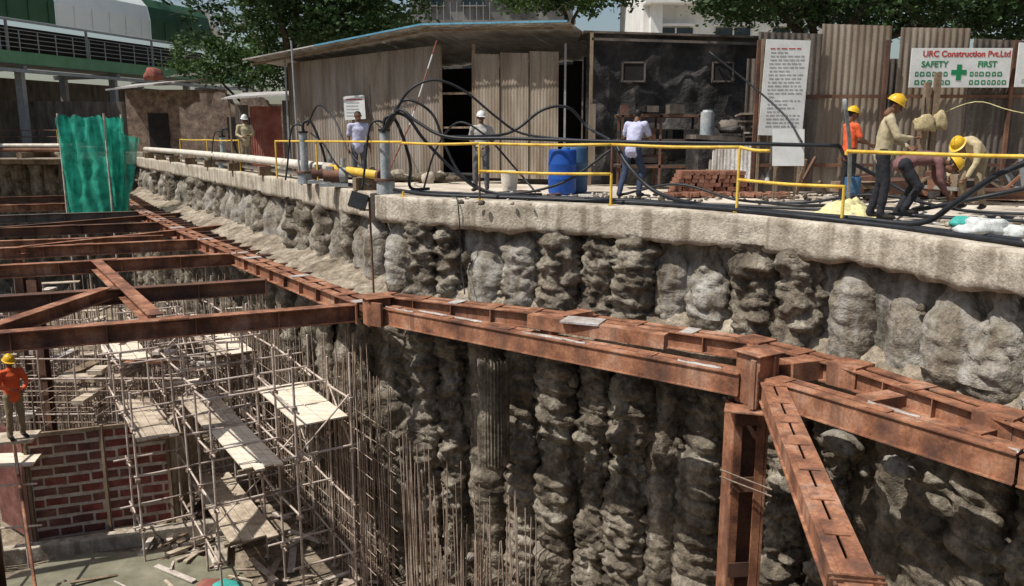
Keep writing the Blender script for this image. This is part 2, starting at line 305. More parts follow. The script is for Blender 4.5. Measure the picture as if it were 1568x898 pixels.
def person(name,loc,rz,pose,shirt,pants,helmet=None,sleeve='short',hrot=(0,0,0),grip=False,cap=None,scale=1.0):
    J={k:V(v) for k,v in BASE.items()}
    for k,v in pose.items(): J[k]=V(v)
    root=empty(name,loc); root.rotation_euler=(0,0,rz); root.scale=(scale,)*3
    sx=(J['sR']-J['sL']).normalized(); hx=(J['hR']-J['hL']).normalized()
    B=[]
    def bn(a,c,e0,e1,side,mat): 
        e0=e0 if isinstance(e0,tuple) else (e0,e0); e1=e1 if isinstance(e1,tuple) else (e1,e1); B.append((V(a),V(c),e0,e1,side,mat))
    up=(J['spi']-J['pel']).normalized()
    bn(J['pel']-up*.04,J['spi'],(.165,.125),(.150,.112),hx,shirt); bn(J['spi'],J['che'],(.150,.112),(.168,.118),sx,shirt)
    bn(J['che'],J['nek']-(J['nek']-J['che'])*.35,(.165,.112),(.115,.08),sx,shirt); bn(J['nek']-(J['nek']-J['che'])*.2,J['head'].lerp(J['nek'],.45),.052,.05,sx,'skin')
    bn(J['hL'],J['hR'],(.10,.11),(.10,.11),(0,1,0),pants)
    for s in 'LR':
        bn(J['che'].lerp(J['nek'],.55),J['s'+s],.068,.062,sx,shirt)
        mid=J['s'+s].lerp(J['e'+s],.72)
        bn(J['s'+s],mid,.062,.056,sx,shirt)
        if sleeve=='long': bn(mid,J['e'+s],.052,.046,sx,shirt); bn(J['e'+s],J['w'+s].lerp(J['e'+s],.12),.046,.036,sx,shirt)
        else: bn(mid,J['e'+s],.042,.038,sx,'skin'); bn(J['e'+s],J['w'+s],.038,.027,sx,'skin')
        bn(J['h'+s],J['k'+s],.092,.068,hx,pants); bn(J['k'+s],J['a'+s],.066,.056,hx,pants)
        bn(J['a'+s]-V((0,0,.03)),J['t'+s],.045,(.045,.034),hx,'shoe')
    me=remesh([capsule(a,c,e0,e1,sd,14) for a,c,e0,e1,sd,_ in B],.018,2)
    mats=[]; 
    for bb in B:
        if bb[5] not in mats: mats.append(bb[5])
    for m in mats: me.materials.append(M[m])
    for p in me.polygons:
        q=p.center; best=9e9;bi=0
        for a,c,e0,e1,sd,mt in B:
            ab=c-a; t=max(0,min(1,(q-a).dot(ab)/max(ab.length_squared,1e-9)))
            dd=(q-(a+ab*t)).length-((e0[0]+e0[1])*.5*(1-t)+(e1[0]+e1[1])*.5*t)
            if dd<best: best=dd;bi=mats.index(mt)
        p.material_index=bi; p.use_smooth=True
    for v in me.vertices: v.co+=v.normal*(.012*noise.noise(v.co*9)+.006*noise.noise(v.co*22))
    ob=bpy.data.objects.new("body",me);scene.collection.objects.link(ob);ob.parent=root
    hd=bpy.data.objects.new("head",head_me);scene.collection.objects.link(hd);hd.parent=root;hd.location=J['head'];hd.rotation_euler=hrot
    b=MB()
    for sg in (-1,1): rock(b,(sg*.03,-.088,.018),(.013,.007,.008),'eye',1,6)
    b.obj("eyes",hd)
    if helmet or cap:
        b=MB(); n=20; m_=helmet or cap; rr=.112; prof=[]
        for k in range(9): a=math.pi/2*k/8; prof.append((math.cos(a)*rr,math.sin(a)*.125))
        vs=[(pr*.92*math.cos(2*math.pi*i/n),.01+pr*1.1*math.sin(2*math.pi*i/n),.05+pz) for pr,pz in prof for i in range(n)]
        b.add(vs,[(j*n+i,j*n+(i+1)%n,(j+1)*n+(i+1)%n,(j+1)*n+i) for j in range(8) for i in range(n)],m_,True)
        if helmet:
            vs=[];
            for i in range(n):
                t=2*math.pi*i/n; f=1.0 if math.sin(t)>-.3 else 1.32
                vs+=[(rr*.92*math.cos(t),.01+rr*1.1*math.sin(t),.052),(rr*1.12*math.cos(t),.01+rr*1.18*f*math.sin(t),.044)]
            b.add(vs,[(2*i,2*((i+1)%n),2*((i+1)%n)+1,2*i+1) for i in range(n)],m_,True)
            b.bar((0,-.09,.13),(0,.0,.18),.02,.02,m_); b.bar((0,0,.18),(0,.09,.14),.02,.02,m_)
        else: b.box((0,-.135,.055),(.13,.09,.01),m_)
        b.obj("helmet" if helmet else "cap",hd)
    for s,sg in (('L',-1),('R',1)):
        ho=bpy.data.objects.new("hand_"+("left" if s=='L' else "right"),hand_grip if grip else hand_relax); scene.collection.objects.link(ho); ho.parent=root
        d=(J['w'+s]-J['e'+s]).normalized(); z=-d; fw=V((0,-1,0)); x=-(fw-z*fw.dot(z)); 
        if x.length<.2: x=-(V((0,0,1))-z*z.z)
        x.normalize(); y=z.cross(x)
        mtx=Matrix((x,y,z)).transposed().to_4x4()@Matrix.Diagonal((1,(1 if (-y.x*sg)<0 else -1),1,1))
        mtx.translation=J['w'+s]; ho.matrix_local=mtx
    return root
person("worker",(-9.5,29.6,.0),.4,dict(eR=(.25,-.05,1.15),wR=(.1,-.26,1.12),eL=(-.26,-.02,1.14),wL=(-.1,-.25,1.05)),'s_beige','p_tan',helmet='h_white',sleeve='long',hrot=(.2,0,0),grip=True,scale=1.12)
person("man_standing",(-3.75,20.3,0),.25,dict(wL=(-.25,-.1,.9),wR=(.26,-.02,.88)),'s_lav','p_grey',hrot=(.1,0,.5),scale=1.05)
person("man_standing",(-.68,18.4,0),-.1,dict(eR=(.27,.08,1.15),wR=(.13,-.12,1.0),eL=(-.27,.06,1.14),wL=(-.14,-.14,1.02),kL=(-.12,-.05,.5),aL=(-.14,.0,.09),tL=(-.18,-.16,.04)),'s_check','p_grey',cap='h_white',hrot=(.15,0,.3))
person("man_leaning",(2.45,16.7,0),2.6,dict(pel=(0,.05,.92),spi=(0,0,1.1),che=(0,-.07,1.27),nek=(0,-.13,1.42),head=(0,-.19,1.54),sL=(-.185,-.10,1.38),sR=(.185,-.10,1.38),eL=(-.24,-.22,1.13),wL=(-.22,-.44,1.05),eR=(.26,-.16,1.12),wR=(.22,-.36,1.0),kL=(-.14,-.12,.5),aL=(-.13,.02,.09),tL=(-.15,-.15,.04),hL=(-.09,.05,.9),hR=(.09,.05,.9),kR=(.13,.08,.5),aR=(.16,.28,.09),tR=(.18,.12,.04)),'s_lav','p_blue',hrot=(.45,0,0),sleeve='short',grip=True,scale=1.05)
person("worker",(6.35,15.6,0),1.7,dict(eL=(-.25,-.08,1.15),wL=(-.18,-.32,1.05),eR=(.25,-.08,1.15),wR=(.18,-.32,1.1)),'s_or','p_dark',helmet='h_yell',hrot=(.3,0,0),sleeve='short',grip=True)
person("worker",(5.42,12.1,0),1.2,dict(spi=(0,-.01,1.12),che=(0,-.04,1.3),nek=(0,-.06,1.46),head=(0,-.10,1.59),sL=(-.185,-.05,1.4),sR=(.185,-.05,1.4),eL=(-.25,-.16,1.16),wL=(-.12,-.36,1.15),eR=(.26,-.12,1.14),wR=(.12,-.34,1.02),kL=(-.12,-.06,.5),aL=(-.13,-.02,.09),tL=(-.15,-.2,.04),kR=(.13,.0,.5),aR=(.15,.10,.09),tR=(.17,-.06,.04)),'s_beige','p_dark',helmet='h_yell',sleeve='long',hrot=(.5,0,0),grip=True,scale=1.03)
bend=dict(pel=(0,.2,.80),spi=(0,.04,.87),che=(0,-.16,.88),nek=(0,-.33,.84),head=(0,-.47,.76),sL=(-.18,-.26,.84),sR=(.18,-.26,.84),eL=(-.2,-.3,.56),wL=(-.13,-.42,.34),eR=(.2,-.28,.56),wR=(.12,-.46,.32),hL=(-.09,.2,.78),hR=(.09,.2,.78),kL=(-.14,-.02,.45),aL=(-.14,.16,.09),tL=(-.16,-.02,.04),kR=(.14,.02,.45),aR=(.16,.2,.09),tR=(.18,.03,.04))
person("worker_bending",(6.27,12.75,0),1.25,bend,'s_plum','p_dark',helmet='h_yell',sleeve='long',hrot=(1.0,0,0),grip=True)
bend2=dict(bend); bend2.update(pel=(0,.16,.90),spi=(0,.06,1.02),che=(0,-.12,1.10),nek=(0,-.30,1.12),head=(0,-.44,1.06),sL=(-.19,-.22,1.08),sR=(.19,-.22,1.08),eL=(-.22,-.26,.80),wL=(-.16,-.36,.54),eR=(.22,-.26,.80),wR=(.14,-.38,.54),hL=(-.09,.16,.88),hR=(.09,.16,.88),kL=(-.13,.0,.48),kR=(.13,.03,.48))
person("worker_bending",(7.62,13.7,0),-1.0,bend2,'s_yell','p_tan',helmet='h_yell',sleeve='long',hrot=(.9,0,0),grip=True)
person("worker",(-10.85,17.0,-5.29),.9,dict(eL=(-.26,-.08,1.15),wL=(-.1,-.3,1.1),eR=(.26,-.08,1.15),wR=(.1,-.3,1.05)),'s_or','p_tan',helmet='h_yell',hrot=(.3,0,0),sleeve='long',grip=True,scale=1.08)

# ------------------------------------------------------------------ layout
RW=[V((-2.85,17.0,0)),V((-1.83,16.1,0)),V((1.35,14.4,0)),V((3.75,12.7,-.01)),V((4.9,11.1,-.04)),V((5.6,9.4,-.08)),V((6.1,8.0,-.1)),V((6.6,6.0,-.1)),V((6.8,.5,-.1))]
LW=[V((-2.85,17.0,0)),V((-3.26,18.3,0)),V((-9.0,28.0,0)),V((-23.6,51.6,0))]
FL=-8.5
bm=bmesh.new()
def off_poly(pts,o):
    res=[]
    for i,p in enumerate(pts):
        a=pts[max(i-1,0)];b=pts[min(i+1,len(pts)-1)]; d=(b-a);d.z=0;d.normalize(); res.append(p+V((-d.y,d.x,0))*o)
    return res
rin=off_poly(RW,.5); lin=off_poly(LW,-.5)
hole=[V((-60,.5,-.02)),V((-60,50.6,-.02))]+[V((p.x,p.y,-.02)) for p in reversed(lin[1:])]+[V((p.x,p.y,p.z-.02)) for p in rin]
ring=[bm.verts.new(p) for p in hole]
he=[bm.edges.new((ring[i],ring[(i+1)%len(ring)])) for i in range(len(ring))]
outer=[bm.verts.new(p) for p in ((-400,-300,-.02),(400,-300,-.02),(400,600,-.02),(-400,600,-.02))]
oe=[bm.edges.new((outer[i],outer[(i+1)%4])) for i in range(4)]
bmesh.ops.triangle_fill(bm,use_beauty=True,edges=he+oe)
bmesh.ops.recalc_face_normals(bm,faces=bm.faces)
me=bpy.data.meshes.new("ground");bm.to_mesh(me);bm.free();me.materials.append(M['slab'])
g=bpy.data.objects.new("ground",me);scene.collection.objects.link(g)

b=MB()
nx,ny=120,90
vs=[];
for j in range(ny+1):
    for i in range(nx+1):
        x=-60+i*68/nx;y=.5+j*51/ny
        vs.append((x,y,FL+.12*noise.noise(V((x*.5,y*.5,0)))+.05*noise.noise(V((x*2,y*2,3)))))
b.add(vs,[(j*(nx+1)+i,j*(nx+1)+i+1,(j+1)*(nx+1)+i+1,(j+1)*(nx+1)+i) for j in range(ny) for i in range(nx)],'pitfloor',True)
b.obj("pit_floor")
b=MB(); pts=[]
for i in range(40):
    a=2*math.pi*i/40; r=1+.18*noise.noise(V((math.cos(a)*1.5,math.sin(a)*1.5,5)))
    pts.append((-8.6+3.0*r*math.cos(a),15.9+1.75*r*math.sin(a),FL+.13))
b.add(pts,[tuple(range(40))],'wet'); b.obj("water_puddle")

def resample(pts,step):
    out=[]
    for i in range(len(pts)-1):
        a,c=pts[i],pts[i+1];k=max(1,int((c-a).length/step))
        for j in range(k): out.append(a+(c-a)*(j/k))
    out.append(pts[-1]); return out
def coping(name,pts,h,sgn,step=.12,depth=.95,amp=1.0):
    P=resample(pts,step); b=MB(); vs=[]; rows=9
    for i,p in enumerate(P):
        a=P[max(i-2,0)];c=P[min(i+2,len(P)-1)];d=(c-a);d.z=0;d.normalize(); n=V((d.y,-d.x,0))*sgn
        zt=p.z+.014
        nb=amp*(.07*noise.noise(p*1.3+V((5,0,0)))+.07*noise.noise(p*4)+.03*noise.noise(p*9))
        prof=[(-depth,zt),(-.4,zt+.004*noise.noise(p*3)),(-.025+.02*noise.noise(p*5),zt)]
        for r in range(rows):
            t=r/(rows-1); z=zt-.025-(h-.025)*t
            if r==rows-1: z+=nb
            q=V((p.x,p.y,z))
            prof.append((amp*(.018*noise.noise(q*1.3)+.022*noise.noise(q*6)+.008*noise.noise(q*14))-(.05 if r==rows-1 else 0),z))
        prof.append((-.3,zt-h+nb*.5-.02)); prof.append((-depth,zt-h-.05))
        for o,z in prof: vs.append((p.x+n.x*o,p.y+n.y*o,z))
    k=len(prof)
    b.add(vs,[(i*k+j,i*k+j+1,(i+1)*k+j+1,(i+1)*k+j) for i in range(len(P)-1) for j in range(k-1)],'coping',True)
    b.add(vs,[tuple(range(k))],'coping'); b.add(vs,[tuple((len(P)-1)*k+j for j in range(k-1,-1,-1))],'coping')
    o=b.obj(name); return o
coping("coping_beam",RW,.54,1,step=.07)
LW2=[V((-3.1,17.9,-.02)),LW[1]+V((0,0,-.02)),LW[2]+V((0,0,-.02)),LW[3]+V((0,0,-.02))]
coping("coping_beam",LW2,.60,-1,step=.3,amp=.6)

def piles(b,pts,sp,r,back,ztop,zbot,sgn,dz,nang,mode,seed):
    P=resample(pts,.05); acc=0; nxt=sp*.5
    rnd=random.Random(seed)
    def sm(t):
        u=max(0,min(1,t)); return u*u*(3-2*u)
    idx=0
    for i in range(1,len(P)):
        acc+=(P[i]-P[i-1]).length
        if acc<nxt: continue
        nxt+=sp*rnd.uniform(.80,1.2); idx+=1
        d=(P[min(i+5,len(P)-1)]-P[max(i-5,0)]);d.z=0;d.normalize(); n=V((d.y,-d.x,0))*sgn
        clump=rnd.random()<.25
        c=P[i]-n*back+n*rnd.uniform(-.10,.05)+(n*.10 if clump else V((0,0,0))); rr=r*rnd.uniform(.82,1.15)
        rows=int((ztop-zbot)/dz); vs=[]
        kind=['lump','rib','lump','smooth','rib'][(idx*3+seed)%5]; ribf=rnd.uniform(17,26)
        lean=rnd.uniform(-.06,.06); tz=rnd.uniform(.4,1.15); top0=rnd.uniform(.2,.5); asym=rnd.uniform(-.25,.25)
        amp_lo={'lump':1.0,'rib':.6,'smooth':.45}[kind]; split=rnd.uniform(-2.1,-1.7); aup=rnd.uniform(.3,.65)
        for j in range(rows+1):
            z=ztop-(ztop-zbot)*j/rows; dep=ztop-z
            if mode=='hi' and z>-2.4:
                if clump: wf=pf=.85+.15*sm(dep/.3)
                else: wf=.32+.68*sm((dep-.02)/tz); pf=top0+(1-top0)*sm((dep-.12)/tz)
            else: wf=pf=1
            lo=sm((split-z)/.5) if mode=='hi' else 1
            amp=(1.0 if clump else aup)*(1-lo)+amp_lo*lo
            spall=.14*sm((noise.noise(V((c.x*3.1,c.y*2.3,z*.6)))-.08)/.2)*lo
            for a in range(nang+1):
                th=-math.pi*.60+a*math.pi*1.20/nang
                dx=math.sin(th);dy=math.cos(th)
                q=V((c.x+d.x*dx*rr+n.x*dy*rr,c.y+d.y*dx*rr+n.y*dy*rr,z))
                f=noise.noise(q*.9)*.14
                l1=abs(noise.noise(V((q.x*2.1,q.y*2.1,z*3.4)))); l2=abs(noise.noise(V((q.x*4.0+9,q.y*4.0,z*9)))); f2=noise.noise(q*13)
                disp=amp*(f+.26*l1+.18*l2+.06*f2-.10)-spall
                if kind=='rib' and lo>0: disp+=lo*.075*(abs(math.sin(z*ribf*.5+dx*.7+1.2*noise.noise(V((3,c.x,z)))))-.6)
                radw=rr*wf+disp*.8; radp=rr*pf+disp
                p=c+d*(dx*radw*1.04+asym*(1-wf)*rr)+n*dy*radp+d*lean*dep*.25
                vs.append((p.x,p.y,z))
        w=nang+1
        fh=[];fl=[]
        for j in range(rows):
            z=ztop-(ztop-zbot)*j/rows
            for a in range(nang):
                (fh if z>split else fl).append((j*w+a,j*w+a+1,(j+1)*w+a+1,(j+1)*w+a))
        if fh: b.add(vs,fh,'pile_lo' if clump else 'pile_hi',True)
        if fl: b.add(vs,fl,'pile_lo',True)
def back_wall(b,pts,o,z0,z1,sgn,mat,step=.2,amp=1.0):
    P=resample(pts,step);vs=[];rows=int((z0-z1)/.15)
    for i,p in enumerate(P):
        d=(P[min(i+2,len(P)-1)]-P[max(i-2,0)]);d.z=0;d.normalize();n=V((d.y,-d.x,0))*sgn
        for j in range(rows+1):
            z=z0+(z1-z0)*j/rows; q=V((p.x,p.y,z)); s=o+amp*(.12*noise.noise(q*1.5)+.08*noise.noise(q*4)+.03*noise.noise(q*9))
            vs.append((p.x+n.x*s,p.y+n.y*s,z))
    w=rows+1
    f1=[];f2=[]
    for i in range(len(P)-1):
        for j in range(rows):
            (f1 if z0+(z1-z0)*j/rows>-2 else f2).append((i*w+j,(i+1)*w+j,(i+1)*w+j+1,i*w+j+1))
    b.add(vs,f1,mat,True); b.add(vs,f2,'soil',True)
b=MB()
piles(b,RW[:8],.77,.37,.42,-.44,-8.6,1,.04,26,'hi',11)
back_wall(b,RW[:9],-.38,-.3,-8.7,1,'soil_grey',.1,1.0)
b.obj("bored_pile_wall")
b=MB()
piles(b,LW2,.85,.40,.34,-.5,-2.7,-1,.08,14,'hi',5)
back_wall(b,LW2,-.30,-.3,-2.7,-1,'soil_grey',.4)
LL=[V((-2.5,16.6,0)),V((-4.1,18.0,0)),V((-9.75,27.55,0)),V((-24.3,51.2,0))]
piles(b,LL,.85,.36,.30,-2.15,-8.6,-1,.10,12,'lo',9)
back_wall(b,LL,-.3,-2.1,-8.7,-1,'soil',.3)
vs=[];P=resample(LL,.2)
for i,p in enumerate(P):
    for k in range(9):
        o=.04-k*.15; q=p+V((.85,.52,0))*(-o)
        vs.append((q.x,q.y,-2.14+.05*k+.10*noise.noise(q*2)+.05*noise.noise(q*6)))
b.add(vs,[(i*9+k,(i+1)*9+k,(i+1)*9+k+1,i*9+k+1) for i in range(len(P)-1) for k in range(8)],'dust',True)
b.obj("bored_pile_wall")
b=MB(); vs=[];P=resample(RW[:8],.1)
for i,p in enumerate(P):
    d=(P[min(i+2,len(P)-1)]-P[max(i-2,0)]);d.z=0;d.normalize();n=V((d.y,-d.x,0))
    for k in range(7):
        o=-.40+k*.085; q=p+n*o
        vs.append((q.x,q.y,-1.74-.022*k*k+.10*noise.noise(q*2.4)+.06*noise.noise(q*7)))
b.add(vs,[(i*7+k,(i+1)*7+k,(i+1)*7+k+1,i*7+k+1) for i in range(len(P)-1) for k in range(6)],'dust',True); b.obj("soil_ledge")
b=MB()
back_wall(b,[V((-60,50.6,0)),V((-23.2,50.8,0))],.1,-.45,-8.7,1,'soil',.6)
piles(b,[V((-60,50.6,0)),V((-23.2,50.8,0))],.9,.45,.1,-.5,-8.6,1,.3,8,'lo',3)
b.obj("far_pile_wall")
b=MB(); b.box((-41.5,50.9,-.08),(38,.9,.75),'coping'); b.obj("far_coping_beam",bevel=.03)

b=MB(); c=V((-.35,14.98,0)); vs=[];k=60
for j in range(12):
    z=-2.9-j*.19
    for i in range(k+1):
        th=-1.5+3.0*i/k; r=.29+.022*math.sin(i*math.pi/2.2)+.02*noise.noise(V((i*.1,z,0)))
        vs.append((c.x+math.sin(th)*r,c.y-math.cos(th)*r,z+(.12*noise.noise(V((i*.3,0,1))) if j in (0,11) else 0)))
b.add(vs,[(j*(k+1)+i,j*(k+1)+i+1,(j+1)*(k+1)+i+1,(j+1)*(k+1)+i) for j in range(11) for i in range(k)],'pile_lo',True)
b.obj("corrugated_casing")
b=MB()
rock(b,(4.55,10.65,-2.95),(.24,.36,.13),'pile_hi',1); rock(b,(5.0,9.95,-3.0),(.17,.30,.10),'pile_hi',4)
rnd=random.Random(4)
Pw=resample(RW[:8],.1)
for i in range(150):
    k=rnd.randrange(2,len(Pw)-3); d=(Pw[k+2]-Pw[k-2]).normalized(); n=V((d.y,-d.x,0)); p=Pw[k]+n*rnd.uniform(-.38,-.08); z=rnd.uniform(-8,-.8)
    s=rnd.uniform(.03,.11); rock(b,(p.x,p.y,z),(s*1.1,s,s*rnd.uniform(.6,1.6)),'pile_lo' if rnd.random()<.7 else 'pile_hi',i,6)
b.obj("soil_clods")

# ------------------------------------------------------------------ steel bracing
WZ=-1.85
wr=[V((-2.55,15.85,WZ)),V((1.2,13.85,WZ)),V((3.72,12.1,WZ)),V((4.62,10.75,WZ)),V((5.5,8.75,WZ)),V((6.0,7.2,WZ)),V((6.3,5.2,WZ))]
b=MB()
for i in range(len(wr)-1):
    a,c=wr[i],wr[i+1]; d,s,u,ln=frame(a,c)
    for sg in (-1,1): b.ibeam(a+s*sg*.13,c+s*sg*.13,.28,.17,'rust',stiff=.9)
    k=int(ln/.8)
    for j in range(k+1):
        q=a+d*(.1+j*(ln-.2)/max(k,1)); b.bar(q-d*.11,q+d*.11,.40,.014,'cement' if j%5==2 else 'rust',0,.009)
for p in wr[1:5]: b.box((p.x,p.y,WZ-.13),(.44,.44,.32),'rust',rz=.6)
b.obj("wale_beam")
SZ=-2.0
lw=[V((-2.88,15.8,SZ)),V((-7.56,22.6,SZ)),V((-12.0,29.2,SZ)),V((-16.4,36.2,SZ)),V((-24.5,50.3,SZ))]
b=MB()
for i in range(len(lw)-1):
    a,c=lw[i],lw[i+1]; d,s,u,ln=frame(a,c)
    for sg in (-1,1): b.ibeam(a+s*sg*.15,c+s*sg*.15,.32,.2,'rust',stiff=1.1)
    k=int(ln/.9)
    for j in range(k+1):
        q=a+d*(.1+j*(ln-.2)/max(k,1)); b.bar(q-d*.13,q+d*.13,.46,.014,'rust' if j%4 else 'cement',0,.009)
        b.bar(q+s*.25,q+s*.9,.13,.15,'rust_d',0,-.15)
b.obj("wale_beam")
def strut(p0,p1,mat='rust',h=.34,w=.28,dust=False,name="steel_strut",stiff=1.5):
    b=MB(); b.ibeam(p0,p1,h,w,mat,stiff=stiff)
    p0=V(p0);p1=V(p1);d,s,u,ln=frame(p0,p1)
    b.bar(p1-d*.02,p1+d*.012,w+.12,h+.06,mat,0,-h/2)
    for t in (.3,.62,.85):
        q=p0+d*ln*t; b.bar(q-d*.25,q+d*.25,w*.9,.012,mat,0,.007); b.bar(q-d*.25,q+d*.25,.012,h*.6,mat,.016,-h/2)
    return b.obj(name)
DS=V((-.922,-.387,0))
strut(V((-3.1,15.75,SZ-.03))+DS*22,(-3.1,15.75,SZ-.03),'rust',.34,.28,True)
strut(V((-5.75,18.75,SZ-.05))+DS*22,(-5.75,18.75,SZ-.05),'rust_d')
strut(V((-7.75,22.75,SZ))+DS*22,(-7.75,22.75,SZ),'rust')
strut(V((-9.95,25.95,SZ))+DS*22,(-9.95,25.95,SZ),'rust',.34,.28)
strut(V((-13.3,31.3,SZ))+DS*22,(-13.3,31.3,SZ),'rust_d')
strut(V((-16.4,36.0,SZ))+DS*22,(-16.4,36.0,SZ),'rust_g')
strut(V((-19.4,41.3,SZ))+DS*22,(-19.4,41.3,SZ),'rust')
strut(V((-22.5,46.6,SZ))+DS*22,(-22.5,46.6,SZ),'rust_d')
b=MB(); b.ibeam((-11.0,21.35,SZ+.02),(-6.5,14.55,SZ+.02),.26,.26,'rust'); b.ibeam((-8.95,13.7,SZ+.02),(-8.75,17.3,SZ+.02),.26,.26,'rust')
b.obj("cross_brace")
b=MB(); b.ibeam((-14.5,23.9,SZ+.03),(-10.6,30.2,SZ+.02),.22,.22,'rust'); b.ibeam((-19.5,27.7,SZ+.03),(-14.2,35,SZ+.02),.2,.2,'rust_d'); b.ibeam((-20,24,SZ+.02),(-11.5,26.8,SZ+.02),.2,.2,'rust');b.obj("cross_brace")
b=MB(); b.box((-2.62,15.45,-2.1),(.42,.42,.55),'rust',rz=.5); b.box((-2.62,15.45,-1.815),(.56,.56,.02),'rust',rz=.5)
b.bar((-2.75,15.2,-2.1),(-2.45,15.0,-2.1),.06,.46,'rust'); b.obj("strut_node",bevel=.008)
b=MB(); b.chan((-2.35,15.25,SZ+.02),(3.22,10.95,SZ+.0),.33,.30,'rust','cement')
b.obj("steel_strut")
b=MB(); b.chan((3.55,10.68,SZ),(5.32,8.02,SZ),.35,.30,'rust','cement'); b.chan((5.34,7.99,SZ),(5.95,7.05,SZ),.35,.30,'rust','cement')
b.obj("steel_strut")
b=MB()
b.box((3.38,10.85,-2.06),(.38,.42,.72),'rust',rz=.55); b.box((3.38,10.85,-1.69),(.5,.5,.02),'rust',rz=.55)
for a in (-.2,.2): b.box((3.38+a*.8,10.85-.25+a*.5,-2.06),(.03,.09,.68),'rust',rz=.55)
b.box((3.2,10.6,-2.44),(.6,.34,.03),'rust',rz=-.3); b.box((4.05,11.0,-1.98),(.55,.3,.28),'rust',rz=.35)
b.obj("strut_node",bevel=.006)
b=MB(); 
b.bar((.55,13.15,-1.86),(1.3,13.75,-1.86),.28,.28,'rust'); b.bar((.3,13.3,-1.8),(2.35,12.1,-1.86),.2,.22,'rust'); b.bar((.85,13.0,-1.72),(1.45,12.75,-1.72),.45,.03,'cement')
b.bar((4.35,9.65,-2.1),(4.95,9.9,-2.1),.28,.28,'rust'); b.bar((5.05,8.55,-2.1),(5.45,8.75,-2.1),.25,.25,'rust'); b.bar((3.5,11.1,-2.0),(3.7,12.0,-2.0),.28,.28,'rust')
b.obj("wale_bracket")
b=MB(); p0=V((3.5,10.6,-2.02));p1=V((1.75,.6,-2.3)); d,s,u,ln=frame(p0,p1)
b.chan(p0,p0+d*4.9,.28,.26,'rust',None,.62); b.chan(p0+d*4.95,p1,.28,.26,'rust',None,.62)
q=p0+d*4.925
for sg in (-1,1): b.bar(q-d*.05,q-d*.02,.42,.36,'rust',0,-.15); b.bar(q+d*.025,q+d*.05,.42,.36,'rust',0,-.15)
for x in (-.17,.17): b.cyl(q-d*.1+s*x+u*.0,q+d*.1+s*x+u*.0,.018,.018,'rust_d',6)
b.obj("steel_strut")
b=MB()
for sg in (-1,1):
    x=3.3+sg*.23
    b.box((x,10.95,-5.6),(.035,.34,6.3),'rust',rz=.12); 
    b.box((x-sg*.07,10.78,-5.6),(.12,.022,6.3),'rust',rz=.12); b.box((x-sg*.07,11.12,-5.6),(.12,.022,6.3),'rust',rz=.12)
for z in (-2.62,-3.6,-4.9,-6.2,-7.5):
    b.box((3.3,10.765,z),(.42,.016,.22),'rust_d',rz=.12); b.box((3.3,11.14,z),(.42,.016,.22),'rust_d',rz=.12)
b.box((3.3,10.95,-5.6),(.38,.02,6.3),'rust_d',rz=.12)
b.cyl((2.9,10.7,-3.35),(3.6,10.6,-3.6),.013,.013,'rebar',5); b.cyl((2.9,10.7,-3.45),(3.6,10.6,-3.7),.013,.013,'rebar',5)
b.obj("king_post")
for (x,y) in [(-9.6,14.0),(-12.3,20.8),(-14.7,24.2),(-18,29.7)]:
    b=MB(); b.ibeam((x,y,SZ-.4),(x+.01,y,FL),.25,.25,'rust_d'); b.obj("king_post")

# ------------------------------------------------------------------ pit contents
S0=V((-3.35,16.1,0)); du=V((-.55,.835,0)); dv=V((-.835,-.55,0))
b=MB()
def sp(k,v,z): 
    p=S0+du*(k*1.25)+dv*v; return V((p.x,p.y,z))
rowsv=[0,1.15,2.5,3.6]; kk={0:(0,10),1:(0,10),2:(1,10),3:(3,9)}
def jit(p,a=.04): return p+V((R(-a,a),R(-a,a),0))
for r,v in enumerate(rowsv):
    k0,k1=kk[r]
    for k in range(k0,k1+1):
        top=R(-3.9,-3.1) if r<2 else R(-4.6,-3.5)
        a=sp(k,v,FL);c=jit(sp(k,v,top)); b.cyl(a,c,.027,.027,'scaff',6)
        b.box((a.x,a.y,FL+.1),(.14,.14,.02),'scaff')
        for z in (-7.6,-6.4,-5.2,-4.1):
            t=(z-FL)/(top-FL); p=a+(c-a)*t; b.box(p,(.1,.1,.08),'rebar',rz=R(0,3))
    for z in (-7.6,-6.4,-5.2,-4.1):
        for k in range(k0,k1):
            if R(0,1)<.8: 
                o=R(.1,.5); A=sp(k,v,z+R(-.06,.06));B=sp(k+1,v,z+R(-.06,.06)); d=(B-A).normalized(); b.cyl(A-d*o*.5,B+d*o*.5,.024,.024,'scaff',5)
for k in range(0,11):
    for z in (-7.5,-6.3,-5.1,-4.0):
        for r in range(3):
            if k>=kk[r][0] and k>=kk[r+1][0] and R(0,1)<.75:
                A=sp(k,rowsv[r],z);B=sp(k,rowsv[r+1],z);d=(B-A).normalized(); b.cyl(A-d*R(.05,.35),B+d*R(.05,.35),.024,.024,'scaff',5)
for k in range(0,10,1):
    for r in (0,1,2):
        if k>=kk[r][0] and R(0,1)<.45:
            z=random.choice([-7.5,-6.3,-5.1]); b.cyl(sp(k,rowsv[r],z),sp(k+1,rowsv[r],z+1.1),.02,.02,'scaff',5)
            if R(0,1)<.5: b.cyl(sp(k,rowsv[r],z+1.1),sp(k,rowsv[min(r+1,3)],z),.02,.02,'scaff',5)
b.obj("scaffolding")
